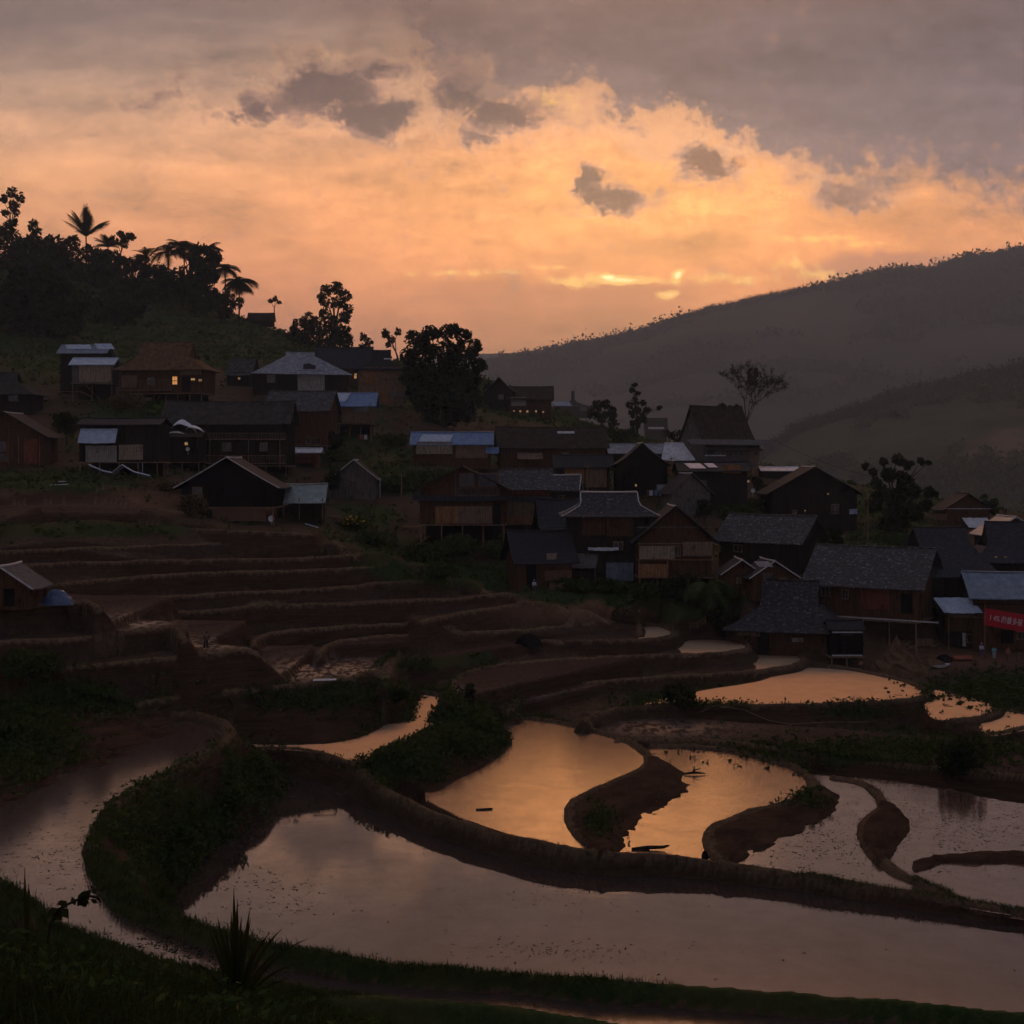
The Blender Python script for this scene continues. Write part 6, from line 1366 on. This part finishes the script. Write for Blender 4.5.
blade_plant('spiky_plant', 'tall spiky long leaved plant rising above the foreground grass', 'plant', b, [tip(231,892,.0), tip(221,910,.1), tip(242,910,.1), tip(274,910,.3), tip(288,922,.5), tip(206,945,.3), tip(212,925,.1), tip(254,935,.2), tip(268,940,.4), tip(200,968,.5), tip(240,930,.1), tip(280,965,.4), tip(225,935,.05), tip(250,905,.05), tip(190,985,.4), tip(295,985,.5), tip(236,900,.02), tip(246,918,.15), tip(216,928,.25), tip(262,916,.35), tip(228,915,.05), tip(284,940,.5)], Lk, .019)
b = knoll_pt(205, 10.4); kk = b.y/F
def tip2(px, row, bend=.6, c=205): return ((px-c)*kk, random.Random(px).uniform(-.2, .1), -(row-HY)*kk-b.z, bend)
blade_plant('broad_leaved_plant', 'arching broad leaved plant left of the spiky one', 'plant', b, [tip2(160,992,.9), tip2(188,975,.5), tip2(228,985,.8), tip2(175,1005,.8), tip2(215,965,.2)], L_mid, .05)
b = knoll_pt(305, 9.6); kk = b.y/F
blade_plant('broad_leaved_plant', 'low broad leaved plant at the bottom edge right of the spiky one', 'plant', b, [tip2(282,1004,.7,305), tip2(330,1002,.7,305), tip2(345,1012,.8,305), tip2(300,992,.3,305), tip2(365,1006,1.0,305)], L_mid, .055)
b = knoll_pt(27, 11.5); kk = b.y/F
blade_plant('reed', 'thin upright dark reed standing over the winding pond', 'reed', b, [tip2(24,868,.0,27), tip2(30,882,.0,27), tip2(18,905,.2,27)], Lk, .014)
# leafy twig
b = knoll_pt(45, 11.2); kk = b.y/F; r = empty('leafy_twig', b, 0, 'drooping twig with rounded leaves above the foreground grass', 'twig')
path_ = [Vector(((x-45)*kk, 0, -(y_-HY)*kk-b.z)) for x, y_ in ((45,960),(50,925),(58,910),(72,902),(88,896),(100,898))]
m = MB(); m.path(path_, [.012]*6, 5); m.build('stem', M_bark, r)
rr = np.random.default_rng(2); pp = np.concatenate([np.array([tuple(a.lerp(c, t)) for t in rr.random(7)]) for a, c in zip(path_[1:], path_[2:])]); pp += rr.normal(size=pp.shape)*.03
V, Fq = leaves(pp, .085, rr, 0, 1.2); link('leaves', mesh_np('leaves', V, Fq), Lk, r)
def flower(label, px, row, Yk, rad, colr):
    b = P(px, row, Yk); g = ground(b.x, b.y); r = empty('flower', Vector((b.x, b.y, g)), 0, label, 'flower'); h = b.z-g
    m = MB(); m.tube((0, 0, -.05), (0, 0, h), .008, .006, 5); m.build('stem', Lk, r)
    m = MB(); n = 7
    for i in range(n):
        a = 6.283*i/n; c, s = math.cos(a), math.sin(a); m.add([(0, 0, h), (rad*.6*c-rad*.35*s, -.02, h+rad*.6*s+rad*.35*c), (rad*c, -.035, h+rad*s), (rad*.6*c+rad*.35*s, -.02, h+rad*.6*s-rad*.35*c)], [(0, 1, 2, 3)])
    m.build('petals', plain_mat('petal', colr, .7, .2, .15), r)
flower('pale yellow blossom in the foreground grass at left', 45, 957, 11.3, .055, (.62, .45, .17))
flower('tiny pale blossom low in the foreground grass', 65, 1000, 10.2, .03, (.45, .38, .2))
# ---------------------------------------------------------------- village clutter
def utility_pole(label, px, row, hpx):
    b = hit(px, row, 60); k = b.y/F; h = hpx*k; r = empty('utility_pole', b, rnd.uniform(-.3, .3), label, 'utility pole', 'wooden poles carrying wires')
    m = MB(); m.tube((0, 0, -.5), (rnd.uniform(-.15, .15), 0, h), .12, .08, 6); m.build('pole', M['wood'], r)
    m = MB(); m.box((0, -.1, h-.4), (1.3, .09, .1)); [m.tube((x, -.1, h-.35), (x, -.1, h-.18), .04, .03, 5) for x in (-.55, 0, .55)]; m.build('crossarm', M['wood'], r)
    return b+Vector((0, -.1, h-.2))
tops = [utility_pole(*q) for q in [('slim pole left of the tall brown barn',268,452,44),('slim pole between the small gabled hut and the balcony house',402,520,46),('slim pole right of the shingled hut beside the balcony house',588,505,40),('slim pole in front of the tan gabled hut',672,500,42),('slim pole right of the wide black farmhouse',868,540,44)]]
for i, lab in enumerate(['wire from the tall brown barn pole down to the balcony house pole','wire from the balcony house pole to the shingled hut pole','wire from the shingled hut pole to the tan gabled hut pole','wire from the tan gabled hut pole over to the farmhouse pole']):
    m = MB(); a, b = tops[i], tops[i+1]; n = 18
    for j_ in range(n):
        f = lambda t: a.lerp(b, t)+Vector((0, 0, -1.6*4*t*(1-t)*.6)); m.tube(f(j_/n), f((j_+1)/n), .022, .022, 4)
    tag(m.build('wire', M['black']), lab, 'wire')
def fence(label, x0, r0, x1, r1, hgt=1.0):
    a, b = hit(x0, r0, 60), hit(x1, r1, 60); n = max(4, int((b-a).length/1.1)); rt = empty('fence', a, 0, label, 'fence', 'rough stick fences')
    P_ = []
    for i in range(n+1):
        q = a.lerp(b, i/n); q.z = ground(q.x, q.y); P_.append(q-a)
        m = MB(); m.tube((q-a)-Vector((0, 0, .3)), (q-a)+Vector((rnd.uniform(-.08, .08), 0, hgt*rnd.uniform(.85, 1.15))), .05, .04, 5); m.build('post', M['wood'], rt)
    m = MB()
    for i in range(n):
        for h_ in (.35, .75): m.tube(P_[i]+Vector((0, 0, hgt*h_)), P_[i+1]+Vector((0, 0, hgt*h_+rnd.uniform(-.06, .06))), .03, .03, 4)
        for k in range(5): q = P_[i].lerp(P_[i+1], (k+.5)/5); m.tube(q-Vector((0, 0, .05)), q+Vector((rnd.uniform(-.05, .05), 0, hgt*rnd.uniform(.7, 1.05))), .022, .018, 4)
    m.build('rails', M['wood'], rt)
for q in [('stick fence above the upper terraces left of the black gabled barn',96,503,176,500),('stick fence in front of the blue roofed hut',405,470,448,472),('stick fence along the path right of the main tiled house',716,582,745,598),('stick fence below the wide black farmhouse',776,534,850,540),('stick fence under the small lookout house',944,532,998,538),('stick fence below the brown thatched longhouse',130,412,206,411),('stick fence behind the uppermost orange pond',690,628,728,632)]: fence(*q)
def woodpile(label, px, row, L=2.4, Hh=1.0):
    m = MB(); n = int(L/.22)
    for j_ in range(int(Hh/.2)):
        for i in range(n): m.tube((-L/2+.22*i+.11*(j_ % 2), -.35+rnd.uniform(-.08, .05), .1+.19*j_), (-L/2+.22*i+.11*(j_ % 2), .45, .1+.19*j_), .1, .1, 6)
    prop('woodpile', label, 'woodpile', m, M['wood'], hit(px, row, 60), rnd.uniform(-.3, .3), 'stacked firewood beside the houses')
for q in [('stack of firewood under the awning side of the main tiled house',558,590),('firewood stacked by the corner of the open shed',338,523),('firewood beside the twin gable hut',718,594),('firewood stacked in front of the gabled farmhouse',786,530),('firewood left of the plank hut with the pale awning',926,646),('firewood pile under the longhouse stilts',148,402)]: woodpile(*q)
def laundry(label, px, row, cols):
    b = hit(px, row, 60); r = empty('clothes_line', b, rnd.uniform(-.3, .3), label, 'clothes line'); L = 1.0*len(cols)+.8
    for s in (-1, 1): m = MB(); m.tube((s*L/2, 0, -.3), (s*L/2, 0, 1.9), .05, .04, 5); m.build('pole', M['wood'], r)
    m = MB(); m.tube((-L/2, 0, 1.8), (L/2, 0, 1.8), .015, .015, 4); m.build('line', M['rim'], r)
    for i, cc in enumerate(cols):
        x = -L/2+.75+i*1.0; m = MB(); n = 5; V = [(x-.36+.72*a/n, .05*math.sin(a*1.7+z*2), 1.8-z*.5) for z in range(3) for a in range(n+1)]
        Fc = [(z*(n+1)+a, z*(n+1)+a+1, (z+1)*(n+1)+a+1, (z+1)*(n+1)+a) for z in range(2) for a in range(n)]; m.add(V, Fc); m.build('hung_cloth', cmat(cc), r)
laundry('clothes line with pale and blue cloths in front of the black hut', 657, 500, [(.45,.47,.5),(.12,.2,.35),(.5,.48,.44)])
laundry('clothes line with a red and a white cloth below the blue roofed stilt house', 364, 444, [(.35,.06,.05),(.5,.5,.5)])
laundry('clothes line with dark and blue cloths right of the dense black tree', 934, 542, [(.08,.1,.16),(.2,.3,.4),(.3,.28,.25)])
